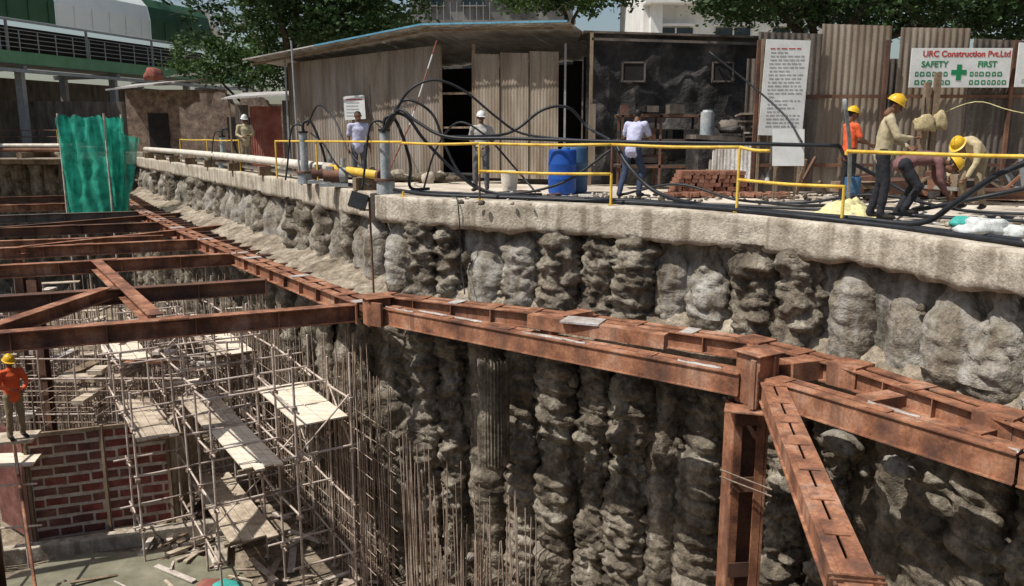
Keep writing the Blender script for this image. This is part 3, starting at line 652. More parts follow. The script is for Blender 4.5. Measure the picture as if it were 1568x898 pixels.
def deck(k0,k1,v0,v1,z,mat,n=4,name="plywood_deck"):
    b=MB()
    for i in range(n):
        a=v0+(v1-v0)*(i+.03)/n;c=v0+(v1-v0)*(i+.97)/n
        m=mat if R(0,1)<.75 else 'plyd'; zz=z+R(0,.03); e=R(-.12,.12)
        A=sp(k0+e,(a+c)/2,zz);B=sp(k1+e+R(-.1,.1),(a+c)/2,zz+R(-.03,.03)); b.bar(A,B,abs(c-a),.03,m)
    for k in (k0+.15,k1-.15): b.bar(sp(k,v0-.1,z-.05),sp(k,v1+.1,z-.05),.07,.07,'wood')
    return b.obj(name)
deck(.1,2.4,0,1.1,-4.5,'ply',2); deck(.6,2.9,1.2,2.0,-5.5,'ply',4); deck(3.0,5.3,1.2,2.1,-5.5,'plyd',4); deck(5.4,7.6,0,1.1,-4.6,'ply',3); deck(3.2,6.0,2.6,3.5,-5.6,'plyd',4)
deck(1.2,4.5,1.2,2.2,-7.4,'plyd',4); deck(6.2,8.5,2.5,3.5,-4.6,'ply',3)
b=MB()
for i in range(260):
    t=R(0,1)**1.1; p=V((-2.3,16.1,0))+ (V((-10.0,26.9,0))-V((-2.3,16.1,0)))*t*1.0 + V((-.85,-.53,0))*random.choice([.15,.35,.75])
    top=R(-5.8,-3.6) if R(0,1)<.8 else R(-3.6,-2.7)
    b.cyl((p.x,p.y,FL),(p.x+R(-.12,.12),p.y+R(-.12,.12),top),.014,.012,'rebar',4,False)
for i in range(80):
    t=R(0,1)**1.4; p=V((-2.1,15.7,0))+(V((.5,14.4,0))-V((-2.1,15.7,0)))*t+V((-.45,-.8,0))*random.choice([.05,.2])
    b.cyl((p.x,p.y,FL),(p.x+R(-.1,.1),p.y+R(-.1,.1),R(-6.6,-4.6)-.9*t),.012,.011,'rebar',4,False)
for z in [FL+.4+i*.42 for i in range(9)]:
    for o in (.2,.7):
        A=V((-2.2,15.8,z))+V((-.85,-.53,0))*o; B=V((-9.5,26.3,z))+V((-.85,-.53,0))*o
        b.cyl(A,B+V((0,0,R(-.1,.1))),.010,.010,'rebar',4,False)
b.obj("wall_rebar_cage")
b=MB()
for i in range(560):
    gx=random.randint(0,26);gy=random.randint(0,14)
    x=-18.5+gx*.42+R(-.06,.06);y=19.8+gy*.62+R(-.06,.06)
    if x>-9.0+ (y-19)*-.25 : continue
    top=R(-5.1,-3.6) if y>21 else R(-5.4,-4.7)
    b.cyl((x,y,FL),(x+R(-.1,.1),y+R(-.1,.1),top),.017,.015,'rebar',4,False)
for z in (-5.2,-5.5,-5.8,-6.1,-6.5,-7.0):
    for y in (20.2,21.4,22.7,24.0,25.6,27.5):
        b.cyl((-19,y+R(-.1,.1),z+R(-.04,.04)),(-9.0-(y-19)*.2,y+R(-.1,.1),z+R(-.04,.04)),.016,.016,'rebar',4,False)
    for x in (-17,-15,-13.4,-12,-10.6):
        b.cyl((x,19.8,z),(x+R(-.2,.2),28,z),.013,.013,'rebar',4,False)
b.obj("column_rebar")
b=MB()
for i in range(11):
    x=-18+i*.95
    for y in (20.4,22.6,25):
        b.cyl((x,y,FL),(x+R(-.05,.05),y,R(-4.6,-3.4)),.026,.026,'scaff',6)
for y in (20.4,22.6,25):
    for z in (-7.2,-6,-5.0,-4.4): b.cyl((-18.6,y,z),(-8.4,y,z+R(-.1,.1)),.024,.024,'scaff',5)
b.obj("scaffolding")
b=MB()
for _ in range(110):
    x=R(-22,-8.8);y=R(20,31);z=R(-6.0,-4.2)
    b.box((x,y,z),(R(.5,2.0),R(.1,.45),R(.03,.12)),random.choice(['plyd','plyd','ply','wood','joint','cement','rust']),rz=random.choice([0,1.57,.4])+R(-.1,.1))
b.obj("timber_plank_stack")
b=MB()
for x,y,w in [(-16,25.5,3.2),(-12.2,27.5,2.8),(-9.5,30,3)]: b.box((x,y,-7.0),(w,.35,3.0),'coping',rz=.1)
b.obj("concrete_wall",bevel=.02)
F0=V((-11.35,18.05,0));F1=V((-8.5,19.1,0)); fd=(F1-F0).normalized(); fn=V((fd.y,-fd.x,0)); zb=-8.25; H=2.6
b=MB(); L=(F1-F0).length
b.bar(F0+V((0,0,zb+H/2)),F1+V((0,0,zb+H/2)),.10,H,'joint')
rows=10; ph=H/rows
for pi,(u0,u1,mt) in enumerate([(.04,L*.52,'formb'),(L*.54,L-.03,'form')]):
    pl=.50
    for r in range(rows):
        u=u0-(pl/2 if r%2 else 0)+R(-.03,.03)
        while u<u1:
            a=max(u,u0);c=min(u+pl,u1)
            if c-a>.08:
                m=mt if R(0,1)<.75 else ('form' if mt=='formb' else 'formb')
                A=F0+fd*(a+.02)+fn*(.055+R(0,.005));B=F0+fd*(c-.02-R(0,.02))+fn*(.055+R(0,.005)); z=zb+ph*(r+.5)+R(-.01,.01)
                b.bar(A+V((0,0,z)),B+V((0,0,z+R(-.012,.012))),.012,ph-.075-R(0,.025),m)
            u+=pl
for u in (0,L*.53,L): 
    A=F0+fd*u+fn*.09; b.bar(A+V((0,0,zb-.1)),A+V((0,0,zb+H+.12)),.07,.07,'wood')
b.bar(F0+fn*.09+V((0,0,zb+H+.04)),F1+fn*.09+V((0,0,zb+H+.04)),.08,.08,'wood')
G1=F1+V((-.25,2.6,0)); b.bar(F1+V((.06,.06,zb+H/2)),G1+V((0,0,zb+H/2)),.08,H,'plyd')
G0=F0+V((-1.4,1.0,0)); b.bar(F0+V((-.06,0,zb+H/2)),G0+V((0,0,zb+H/2)),.08,H,'formb')
b.obj("shutter_formwork",bevel=0)
b=MB(); b.bar(V((-12.0,17.35,FL+.16)),V((-7.3,18.95,FL+.16)),.32,.36,'coping'); b.bar(V((-7.2,18.9,FL+.12)),V((-6.6,17.0,FL+.12)),.3,.3,'coping'); b.obj("concrete_kerb",bevel=.02)
b=MB(); b.bar((-12.9,17.3,-6.0),(-10.95,17.8,-6.1),.8,.04,'ply')
for k in range(5): b.cyl((-13.0+k*.5,16.7+k*.1,FL),(-13.0+k*.5,16.7+k*.1,-5.4),.026,.026,'scaff',6)
for z in (-5.42,-6.4,-7.4): b.cyl((-13.3,16.6,z),(-10.6,17.1,z),.024,.024,'scaff',6)
b.cyl((-12.2,16.2,-5.9),(-10.4,14.9,-8.4),.03,.03,'rust',6); b.cyl((-11.6,18,-5.4),(-9.3,14.6,-8.4),.035,.035,'rust',6)
b.obj("scaffolding")
b=MB(); b.bar((-12.6,16.7,-5.32),(-10.55,17.2,-5.32),.7,.05,'plyd'); b.obj("plywood_deck")
b=MB()
for _ in range(70):
    x=R(-9,-3.6);y=R(15,21);
    b.bar((x,y,FL+R(.08,.2)),(x+R(-1.2,1.2),y+R(-1.2,1.2),FL+R(.08,.25)),R(.03,.16),.03,random.choice(['plyd','wood','rebar','scaff','joint']))
for i in range(40): rock(b,(R(-10,-3.4),R(14.5,22),FL+.08),(R(.05,.2),R(.05,.2),R(.04,.12)),'soil',i,5)
b.obj("floor_debris")
b=MB()
for i in range(6): rock(b,(-6.3+R(-.4,.4),15.9+R(-.3,.3),FL+.2),(.32,.28,.09),random.choice(['teal','bag','redsheet']),i+20,7)
b.obj("cloth_heap")

# ------------------------------------------------------------------ street level: sheds
sh=empty("corrugated_shed")
A=V((-6.6,24.8,0));D=V((1.75,21.2,0)); d=(D-A).normalized(); nrm=V((d.y,-d.x,0)); LN=(D-A).length
def on(t,o=0): p=A+d*t+nrm*o; return (p.x,p.y)
def zt(t): return 3.32+.06*min(t,5)
b=MB(); t=0; i=0
doorA=5.1
while t<doorA-.05:
    t2=min(t+.86,doorA); b.corr(on(t,.01*(i%2)),on(t2,.01*(i%2)),.05,(zt(t),zt(t2)),'sheet' if i%3 else 'sheet2'); t=t2; i+=1
b.obj("front_wall",sh)
b=MB(); t=doorA+.98
while t<LN-.6:
    t2=min(t+.82,LN-.5); b.corr(on(t,.12),on(t2,.16),.12,(3.35,3.3),'sheet2'); t=t2
b.obj("sliding_door",sh)
b=MB(); b.bar((*on(0,-.1),1.7),(*on(0,-4),1.7),.04,3.3,'sheetd'); b.bar((*on(0,-4),1.7),(*on(LN,-4),1.7),.04,3.3,'dark'); b.bar((*on(LN,-.1),1.6),(*on(LN,-4),1.6),.04,3.2,'sheetd'); b.obj("side_wall",sh)
b=MB()
for tt in (doorA+.02,doorA+1.02): b.bar((*on(tt,.08),0),(*on(tt,.08),3.6),.09,.09,'wood')
for tt in (.0,LN-.4): b.bar((*on(tt,.1),0),(*on(tt,.1),3.5),.05,.05,'steelg')
b.bar((*on(doorA,.05),2.35),(*on(doorA+1,.05),2.35),.05,.06,'wood'); b.bar((*on(doorA,.05),1.45),(*on(doorA+1,.05),1.45),.04,.05,'wood')
b.obj("door_frame",sh)
b=MB()
fr=[(-.9,.8,3.38),(1.6,.8,3.66),(5.0,.8,4.05),(9.0,.8,3.92)]; bk=[(-.9,-4.1,3.2),(1.6,-4.1,3.35),(5.0,-4.1,3.5),(9.0,-4.1,3.4)]
for i in range(3):
    seg=14
    for j in range(seg):
        vs=[]
        for s in (j/seg,(j+1)/seg):
            f=[fr[i][q]+(fr[i+1][q]-fr[i][q])*s for q in range(3)]; kx=[bk[i][q]+(bk[i+1][q]-bk[i][q])*s for q in range(3)]
            w=.02*(1 if s*seg%2<1 else -1)
            vs.append((*on(f[0],f[1]+R(-.07,.07)),f[2]+w)); vs.append((*on(kx[0],kx[1]),kx[2]+w))
        b.add(vs,[(0,2,3,1)],'roof')
for i in range(3):
    b.bar((*on(fr[i][0],fr[i][1]+.05),fr[i][2]+.01),(*on(fr[i+1][0],fr[i+1][1]+.05),fr[i+1][2]+.01),.03,.045 if i else .035,'roofblue' if i else 'roof')
    b.bar((*on(fr[i][0],.5),fr[i][2]-.10),(*on(fr[i+1][0],.5),fr[i+1][2]-.10),.05,.06,'wood')
b.obj("roof",sh)
b=MB(); p=on(2.05,.16); q=on(2.75,.16); b.bar((*p,2.0),(*q,2.03),.02,.66,'white')
for k in range(6):
    pp=on(2.13,.173); qq=on(2.13+R(.35,.55),.173); b.bar((*pp,2.24-k*.09),(*qq,2.24-k*.09),.004,.03,'print' if k else 'signred')
b.obj("wall_notice",sh)
b=MB()
for i in range(34): 
    p=on(R(3.2,5.8),R(.2,.8)); rock(b,(p[0],p[1],.10),(R(.08,.3),R(.08,.25),R(.06,.2)),'soil' if i%3 else 'coping',i+50,6)
b.obj("rubble_heap")
st=empty("tarpaulin_shack")
b=MB(); x0,x1,yy=1.85,6.55,21.0
vs=[];nx_=40;nz_=24
for i in range(nx_+1):
    for j in range(nz_+1):
        x=x0+(x1-x0)*i/nx_; z=3.75*j/nz_-(x-x0)*.03*j/nz_; vs.append((x,yy+.16*noise.noise(V((x*1.2,z*1.2,0)))+.08*noise.noise(V((x*4,z*2,0))),z))
b.add(vs,[(i*(nz_+1)+j,(i+1)*(nz_+1)+j,(i+1)*(nz_+1)+j+1,i*(nz_+1)+j+1) for i in range(nx_) for j in range(nz_)],'tarp',True)
b.obj("front_wall",st)
b=MB(); b.box((4.2,22.9,3.66),(4.9,4.2,.05),'sheetd',ry=.03); b.box((6.55,22.9,1.7),(.05,3.9,3.4),'sheetd'); b.box((4.2,24.9,1.7),(4.8,.05,3.4),'dark'); b.obj("roof",st)
b=MB()
for x in (1.95,6.5): b.bar((x,20.75,0),(x,20.75,3.7),.08,.07,'wood')
b.bar((2.0,20.68,.5),(2.0,20.68,2.0),.14,.02,'sheet2'); b.bar((1.95,20.74,3.55),(6.5,20.74,3.42),.05,.06,'sheetd')
b.obj("post_frame",st)
b=MB()
for x,w in ((3.0,.55),(5.2,.5)): 
    b.box((x,20.80,3.0),(w,.03,.04),'sheetd'); b.box((x,20.80,2.55),(w,.03,.04),'sheetd'); b.box((x-w/2,20.80,2.77),(.04,.03,.49),'sheetd'); b.box((x+w/2,20.80,2.77),(.04,.03,.49),'sheetd'); b.box((x,20.81,2.77),(w-.05,.01,.42),'dark')
b.obj("window",st)
b=MB()
for x in (2.6,3.5,4.4): 
    for y in (19.6,20.3): b.bar((x,y,0),(x,y,1.7),.05,.05,'rust_d')
for z in (.5,1.1,1.68):
    b.bar((2.5,19.6,z),(4.5,19.6,z),.05,.05,'rust_d'); b.bar((2.5,20.3,z),(4.5,20.3,z),.05,.05,'wood'); b.box((3.5,19.95,z+.04),(2,.75,.02),'sheetd')
for _ in range(20): b.box((R(2.6,4.4),R(19.6,20.2),random.choice([.66,1.26,1.84])),(R(.15,.5),R(.2,.4),R(.12,.26)),random.choice(['sheetd','tarp','tarp','rust_d','sheetd','dark']),rz=R(-.3,.3))
b.obj("storage_rack")
b=MB()
b.box((5.0,19.2,.55),(1.7,.9,1.1),'tarp',rz=.1); b.box((5.0,19.2,1.15),(1.8,1.0,.1),'sheetd',rz=.05,ry=.06)
b.cyl((4.45,19.0,1.2),(4.45,19.0,1.75),.16,.16,'greypipe',14); b.cyl((4.45,19,1.75),(4.45,19,1.8),.13,.1,'greypipe',14)
for k in range(5): rock(b,(5.0+R(-.5,.7),19.0+R(-.2,.3),1.3+R(0,.25)),(R(.15,.3),R(.15,.3),R(.1,.18)),random.choice(['tarp','sheetd','dark']),3+k)
for k in range(9): b.box((5.75+R(-.2,.2),18.9,1.2+k*.07),(.9,.7,.04),random.choice(['sheet','sheetd','roof','sheetd']),rz=R(-.2,.2),rx=R(-.1,.1))
b.obj("junk_pile")
b=MB()
for k in range(7): b.corr((4.35+k*.05,18.55-k*.07),(5.35+k*.04,18.3-k*.07),.1+.02*k,.95+.02*k,'sheet' if k%2 else 'roof',lean=-.35)
b.obj("corrugated_sheet_stack")
b=MB()
for r in range(6):
    for c_ in range(12-r//2):
        for dd in range(3):
            b.box((3.45+c_*.135+R(-.02,.02)+r*.03,17.3+dd*.26+R(-.02,.02),.05+r*.082),(.115,.235,.076),'brick',rz=R(-.12,.12))
for _ in range(60): b.box((R(3.2,5.6),R(16.7,17.3),.04),(.115,.235,.07),'brick',rz=R(0,3),rx=R(-.2,.2))
b.obj("brick_stack")
b=MB()
for i in range(60):
    x=R(5.6,13);y=R(15.9,17.6)
    if R(0,1)<.55: b.box((x,y,R(.08,.35)),(R(.2,1.1),R(.1,.5),R(.06,.4)),random.choice(['rust_d','rust_d','sheetd','wood','brick','greywall','tarp']),rz=R(0,3),rx=R(-.2,.2))
    else: b.bar((x,y,.05),(x+R(-1,1),y+R(-.3,.3),R(.05,.9)),.06,.05,random.choice(['rust_d','wood','steelg','rust']))
for k in range(5): b.ibeam((8.6,15.6+k*.22,.2+.0*k),(13.5,15.9+k*.22,.2),.18,.16,'rust_d')
b.obj("scrap_material")

s2=empty("old_brick_shack")
b=MB(); b.box((-21.8,54.5,2.1),(6.5,.4,4.2),'brickwall'); b.box((-18.6,52.5,1.9),(.4,4,3.8),'brickwall'); b.box((-23.0,54.25,1.4),(1.3,.1,2.6),'dark'); b.obj("walls",s2)
b=MB(); b.add([(-25.3,52.3,4.1),(-17.9,51.6,4.8),(-17.7,56,5.2),(-25.3,56.5,4.7)],[(0,1,2,3)],'roof'); b.bar((-25.3,52.28,4.08),(-17.9,51.58,4.78),.05,.1,'roof'); b.add([(-21,51,4.75),(-17.2,50.6,5.0),(-17.2,53,5.3),(-21,53,5.1)],[(0,1,2,3)],'sheetd'); b.obj("roof",s2)
def broken_wall(x0,step,y,h,seed,door):
    b=MB(); vs=[]; n=50
    for i in range(25):
        x=x0+i*step; vs+=[(x,y,0),(x,y,h+.8*noise.noise(V((x*1.3,seed,0)))+.3*noise.noise(V((x*5,0,seed)))+.4*(i in (9,10,11,12)))]
    vs+=[(v[0],v[1]+.35,v[2]) for v in vs]
    b.add(vs,[(2*i,2*i+2,2*i+3,2*i+1) for i in range(24)]+[(n+2*i+2,n+2*i,n+2*i+1,n+2*i+3) for i in range(24)]+[(2*i+1,2*i+3,n+2*i+3,n+2*i+1) for i in range(24)],'brickwall')
    b.box((door,y-.05,1.5),(.9,.1,1.0),'dark'); b.obj("broken_brick_wall")
broken_wall(-12.3,.15,34.2,2.6,0,-11.2); broken_wall(-17.6,.22,44.2,2.9,7,-15)
s3=empty("tin_hut")
b=MB(); b.corr((-9.6,30.6),(-8.4,30.4),0,2.3,'redsheet'); b.corr((-8.35,30.4),(-7.3,30.2),0,2.5,'sheetd'); b.corr((-10.2,30.8),(-9.65,30.6),0,2.35,'sheetd'); b.obj("walls",s3)
b=MB(); b.add([(-10.3,29.7,2.55),(-7.4,29.4,2.7),(-7.4,31.7,2.95),(-10.3,32,2.85)],[(0,1,2,3)],'roof'); b.bar((-10.3,29.7,2.53),(-7.4,29.4,2.68),.04,.06,'roof'); b.bar((-10.1,29.9,0),(-10.1,29.9,2.5),.06,.06,'wood'); b.bar((-7.6,29.7,0),(-7.6,29.7,2.6),.06,.06,'wood'); b.obj("roof",s3)
b=MB(); rock(b,(-21.9,51.5,4.9),(.55,.5,.5),'redsheet',2); b.obj("clay_pot")

b=MB(); x=5.2; i=0
while x<16:
    w=R(1.25,1.5); top=R(3.1,3.55); o=R(-.06,.06)
    if i in (2,): x+=.12
    b.corr((x,18+o),(x+w,18+o+R(-.04,.04)),.02,(top+R(-.05,.05),top),'sheet2' if i%3 else 'sheetd',pitch=.14,amp=.018,lean=R(-.08,.08)); x+=w+(.06 if i%2 else .015); i+=1
b.corr((5.2,18.7),(16,18.7),.02,2.9,'sheetd',pitch=.14,amp=.018)  # added backing sheet, dark so the gaps between fence panels read as dark
b.bar((5.2,18.0-.1,2.05),(16,17.9,2.05),.05,.07,'rust_d'); b.bar((5.2,17.9,.6),(16,17.9,.6),.05,.07,'rust_d')
for x in (5.2,7.9,10.6,13.3): b.bar((x,17.85,0),(x,17.85,3.2),.07,.07,'rust_d')
for x in (8.55,8.75): b.bar((x,17.3,0),(x,17.3,2.5 if x>8.6 else 2.3),.11,.11,'wood')
b.obj("corrugated_fence")
def text(s,size,loc,mat,parent,name):
    cu=bpy.data.curves.new(name,'FONT'); cu.body=s; cu.size=size; cu.extrude=.002; cu.align_x='CENTER'; cu.align_y='CENTER'; cu.offset=.004
    cu.materials.append(M[mat]); o=bpy.data.objects.new(name,cu); scene.collection.objects.link(o); o.location=loc; o.rotation_euler=(math.pi/2,0,0); o.parent=parent; return o
sg=empty("safety_sign"); b=MB(); b.box((9.4,17.7,2.62),(2.1,.03,.80),'white'); b.obj("board",sg,bevel=.004)
b=MB(); b.box((9.37,17.68,2.53),(.32,.006,.10),'signgreen'); b.box((9.37,17.678,2.53),(.10,.006,.32),'signgreen')
def glyphs(b,x0,x1,z,h,y,mat):
    x=x0
    while x<x1:
        w=R(.6,1.1)*h
        b.box((x+w/2,y,z-h*.35),(w*.9,.004,h*.22),mat); b.box((x+w/2,y-.001,z+h*.3),(w*.7,.004,h*.18),mat); b.box((x+w*.15,y-.0005,z),(w*.2,.005,h*.55),mat); b.box((x+w*.85,y-.0005,z-.05*h),(w*.2,.005,h*.5),mat); x+=w*1.25
glyphs(b,8.45,9.1,2.50,.11,17.682,'signgreen'); glyphs(b,9.6,10.3,2.50,.11,17.682,'signgreen'); glyphs(b,8.45,9.1,2.33,.11,17.682,'signgreen'); glyphs(b,9.6,10.3,2.33,.11,17.682,'signgreen')
b.obj("cross_and_lettering",sg)
text("URC Construction Pvt.Ltd",.17,(9.5,17.68,2.9),'signred',sg,"company_text"); text("SAFETY",.17,(8.85,17.68,2.69),'signgreen',sg,"safety_text"); text("FIRST",.17,(9.95,17.68,2.69),'signgreen',sg,"first_text")
sg=empty("fence_sign"); b=MB(); b.box((11.05,17.7,2.68),(.95,.03,.9),'white'); b.obj("board",sg,bevel=.004)
b=MB(); 
for i in range(24):
    a=2*math.pi*i/24;c=2*math.pi*(i+1)/24; b.bar((11.05+.25*math.cos(a),17.68,2.72+.25*math.sin(a)),(11.05+.25*math.cos(c),17.68,2.72+.25*math.sin(c)),.006,.03,'signgreen')
b.box((11.05,17.679,2.72),(.3,.006,.05),'signgreen'); glyphs(b,10.7,11.35,2.36,.09,17.682,'print'); glyphs(b,10.7,11.35,3.03,.08,17.682,'signgreen'); b.obj("lettering",sg)
sg=empty("site_notice_board"); b=MB(); b.box((5.7,17.6,2.2),(.92,.03,1.95),'white',ry=.03); b.bar((5.25,17.65,0),(5.22,17.65,3.2),.05,.05,'wood'); b.bar((6.13,17.65,0),(6.16,17.65,3.2),.05,.05,'wood'); b.obj("board",sg)
b=MB()
for k in range(22):
    x=5.34+R(0,.05)
    while x<6.02:
        w=R(.04,.14); b.box((x+w/2,17.58,3.0-k*.075),(w,.005,.018),'print' if k else 'signred'); x+=w+.03
        if R(0,1)<.08: break
b.obj("lettering",sg)
sg=empty("leaning_poster"); b=MB(); b.box((5.3,15.9,1.0),(.60,.03,.70),'white',rx=-.15); b.bar((5.1,16,0),(5.1,16,1.3),.04,.04,'wood'); b.bar((5.5,16,0),(5.5,16,1.3),.04,.04,'wood'); b.obj("board",sg)
b=MB(); rock(b,(8.45,17.1,1.45),(.24,.12,.2),'jute',3); rock(b,(8.8,17.15,1.5),(.14,.1,.22),'jute',7); b.cyl((8.5,17.2,1.6),(8.5,17.25,2.0),.01,.01,'black',5); b.obj("hanging_bag")

# ------------------------------------------------------------------ elevated station
stn=empty("elevated_station"); KS=1.42; o0=V((-32.4,54.0,0)); sd=V((.325,.946,0)).normalized(); sn=V((-sd.y,sd.x,0))
def S(s,o,z): p=o0+sd*s*KS+sn*o*KS; return V((p.x,p.y,max(0,1.2+(z-1.2)*KS)))
b=MB()
for a,c,m in [(-14,-4,'green'),(-4,3.0,'green'),(3.0,9.2,'panelw'),(9.2,14.2,'green')]:
    prof=[(0,6.48),(-.02,7.5),(.12,8.2),(.6,8.7),(2.5,9.1),(5,9.15)]
    for k in range(len(prof)-1):
        b.add([S(a,prof[k][0],prof[k][1]),S(c-.03,prof[k][0],prof[k][1]),S(c-.03,prof[k+1][0],prof[k+1][1]),S(a,prof[k+1][0],prof[k+1][1])],[(0,1,2,3)],m,True)
    t=a
    while t<c: b.bar(S(t,-.03,6.5),S(t,-.05,7.5),.04,.07,m); t+=1.1
for k in range(9):
    s=14.2+k*.5; b.bar(S(s,0.1+k*.1,6.3-k*.13),S(s,.6+k*.1,8.9-k*.28),.60,.08,'roof' if k%3 else 'steelg')
b.bar(S(-14,.05,6.42),S(18.2,.05,6.42),.16,.14,'steelg')
b.obj("roof",stn)
b=MB(); b.bar(S(-14,.2,4.78),S(19,.2,4.78),.4,.78,'greenl'); b.bar(S(-14,2.6,4.85),S(19,2.6,4.85),6,.35,'greywall'); b.bar(S(-14,.1,4.2),S(19,.1,4.2),.28,.22,'steelg'); b.bar(S(-14,4.8,5.9),S(19,4.8,5.9),.1,2.6,'dark'); b.obj("deck",stn)
b=MB()
for k in range(34): b.bar(S(-14+k,.15,5.05),S(-14+k,.15,6.0),.055,.055,'steelg')
for z in (5.25,5.45,5.65,5.85,6.02): b.bar(S(-14,.15,z),S(19,.15,z),.04,.04,'steelg')
for k in range(8): b.bar(S(-13+k*4.5,.3,5.05),S(-13+k*4.5,.3,6.4),.14,.14,'steelg')
b.obj("railing",stn)
b=MB()
for k in range(6):
    s=-10+k*5.6; b.bar(S(s,.6,0),S(s,.6,4.5),.45,.45,'steelg'); b.bar(S(s,4,0),S(s,4,4.5),.45,.45,'steelg'); b.bar(S(s,.2,4.35),S(s,4.6,4.35),.3,.3,'steelg')
b.obj("columns",stn)
b=MB(); b.bar(S(-14,5.2,2.3),S(20,5.2,2.3),.2,5.4,'sheetd'); b.obj("back_wall",stn)
b=MB(); b.corr((-60,54),(-27,58),0,3.6,'sheetd',pitch=.6,amp=.05); b.corr((-27,58),(-10,66),0,3.6,'sheetd',pitch=.6,amp=.05); b.obj("back_fence")

bl=empty("grey_apartment_building"); b=MB(); b.box((-1.0,46,8),(8.0,8,16),'greywall'); b.obj("walls",bl)
b=MB()
for fl in range(5):
    z=1.6+fl*3.1
    for x in (-3.9,-1.9,.3,2.1): b.box((x,41.97,z+.4),(1.1,.1,1.3),'glass'); b.box((x,41.9,z+1.15),(1.4,.35,.08),'greywall'); b.box((x,41.92,z-.3),(1.3,.2,.06),'greywall')
    b.box((-1.0,41.7,z-1.1),(8.2,.7,.14),'greywall')
    for k in range(12): b.box((-4.6+k*.32,41.5,z-.6),(.03,.03,.85),'steelg')
b.obj("windows",bl)
bl=empty("white_apartment_building"); b=MB(); b.box((9.6,41,8),(7.8,8,16),'whitewall'); b.box((6.2,36.8,8),(.5,.6,16),'whitewall'); b.obj("walls",bl)
b=MB()
for fl in range(5):
    z=4.2+(fl-1)*3.0
    for x in (7.1,9.6,12.1):
        b.box((x,36.98,z+.9),(1.5,.1,1.5),'glass'); b.box((x,36.92,z+.9),(.06,.1,1.5),'whitewall'); b.box((x,36.92,z+1.3),(1.5,.1,.05),'whitewall'); b.box((x,36.85,z+1.75),(1.8,.5,.08),'whitewall')
        for k in range(9): b.box((x-.7+k*.175,36.85,z+.5),(.02,.02,.75),'steelg')
    b.box((9.6,36.6,z-.35),(7.9,1.0,.16),'whitewall')
b.obj("windows",bl)

# ------------------------------------------------------------------ trees
def tree(name,base,trunk_h,r,blobs,nleaf,ls,mat,seed):
    rnd=random.Random(seed); b=MB(); base=V(base); fork=base+V((rnd.uniform(-.3,.3),0,trunk_h))
    b.tube([base,base+(fork-base)*.5+V((rnd.uniform(-.1,.1),.05,0)),fork],[r,r*.75],'bark',10,4)
    tot=sum(w for _,_,w in blobs)
    for c,rad,w in blobs:
        c=V(c); mid=fork+(c-fork)*.5+V((rnd.uniform(-.5,.5),rnd.uniform(-.4,.4),rnd.uniform(-.2,.5)))
        b.tube([fork-V((0,0,.1)),mid,c],[r*.5,r*.1],'bark',6,4)
        for k in range(5):
            e=c+V((rnd.gauss(0,1)*rad[0]*.5,rnd.gauss(0,1)*rad[1]*.5,rnd.gauss(0,1)*rad[2]*.5)); b.tube([mid.lerp(c,.4),(c+e)/2+V((0,0,.2)),e],[r*.14,r*.03],'bark',4,3)
    vs=[];fs=[]
    ru=rnd.uniform; rg=rnd.gauss
    for c,rad,w in blobs:
        n=int(nleaf*w/tot); ncl=max(6,n//55)
        for q in range(ncl):
            while True:
                d=V((ru(-1,1),ru(-1,1),ru(-1,1)))
                if .2<d.length<1: break
            cc=V(c)+V((d.x*rad[0],d.y*rad[1],d.z*rad[2])); cr=ru(.2,.45)*min(rad)**.5*.8
            for _ in range(n//ncl):
                p=cc+V((rg(0,cr),rg(0,cr),rg(0,cr*.55)))
                u=V((rg(0,1),rg(0,1),rg(0,.5)-.3)).normalized(); w_=u.cross(V((rg(0,1),rg(0,1),rg(0,1)))).normalized()
                s=ls*ru(.6,1.3); o=len(vs)
                vs+=[p-u*s*.5,p+w_*s*.28,p+u*s*.5,p-w_*s*.28]; fs.append((o,o+1,o+2,o+3))
    b.add(vs,fs,mat)
    return b.obj(name)
tree("shade_tree",(-9.2,36,0),3.8,.4,[((-9.9,34,7.4),(1.6,2,1.9),1.0),((-7.7,34.5,6.9),(2.3,2,2.6),1.8),((-5.2,35,7.3),(2.2,2,2.4),1.5),((-8.0,35,9.3),(3.5,2,1.5),1),((-6.6,34,5.6),(1.9,1.2,1.2),.9)],17000,.24,'leafd',1)
tree("small_tree",(-11.5,36.5,0),2.2,.14,[((-12.8,35.5,4.3),(1.6,1.2,.9),1),((-10.7,36,4.2),(1.4,1.2,1.2),1.2),((-10.3,35.5,5.6),(1.0,.8,1.2),.5)],6000,.18,'leaf',2)
tree("street_tree",(8.0,21.5,0),3.2,.26,[((5.9,20.8,4.75),(1.6,1.6,.75),1.2),((8.2,21,4.7),(1.8,1.4,.8),1.2),((10.4,20.6,4.7),(1.9,1.5,.8),1.2),((12.8,20.8,4.6),(2,1.5,1.0),1.2),((9.5,21,6.2),(4.5,2,1.0),1)],20000,.15,'leafd',3)
tree("street_tree",(12.5,24,0),4,.3,[((10.2,24,5.4),(3.2,1.5,1.5),1.3),((14.5,24,5.4),(2.8,2,1.8),1.2),((7.6,25,5.5),(2.4,1.5,1.3),1)],14000,.2,'leafd',4)
tree("shade_tree",(2.0,30,0),4.4,.22,[((.9,29,6.2),(1.7,1.5,.9),1),((2.9,29,6.3),(1.7,1.5,1.0),1)],7500,.19,'leaf',5)
tree("shade_tree",(-17,64,0),6,.4,[((-22,68,11),(6,3,5),1),((-13,64,10),(6,3,6),1.4),((-5,64,10),(6,3,6),1.2)],12000,.42,'leafd',6)

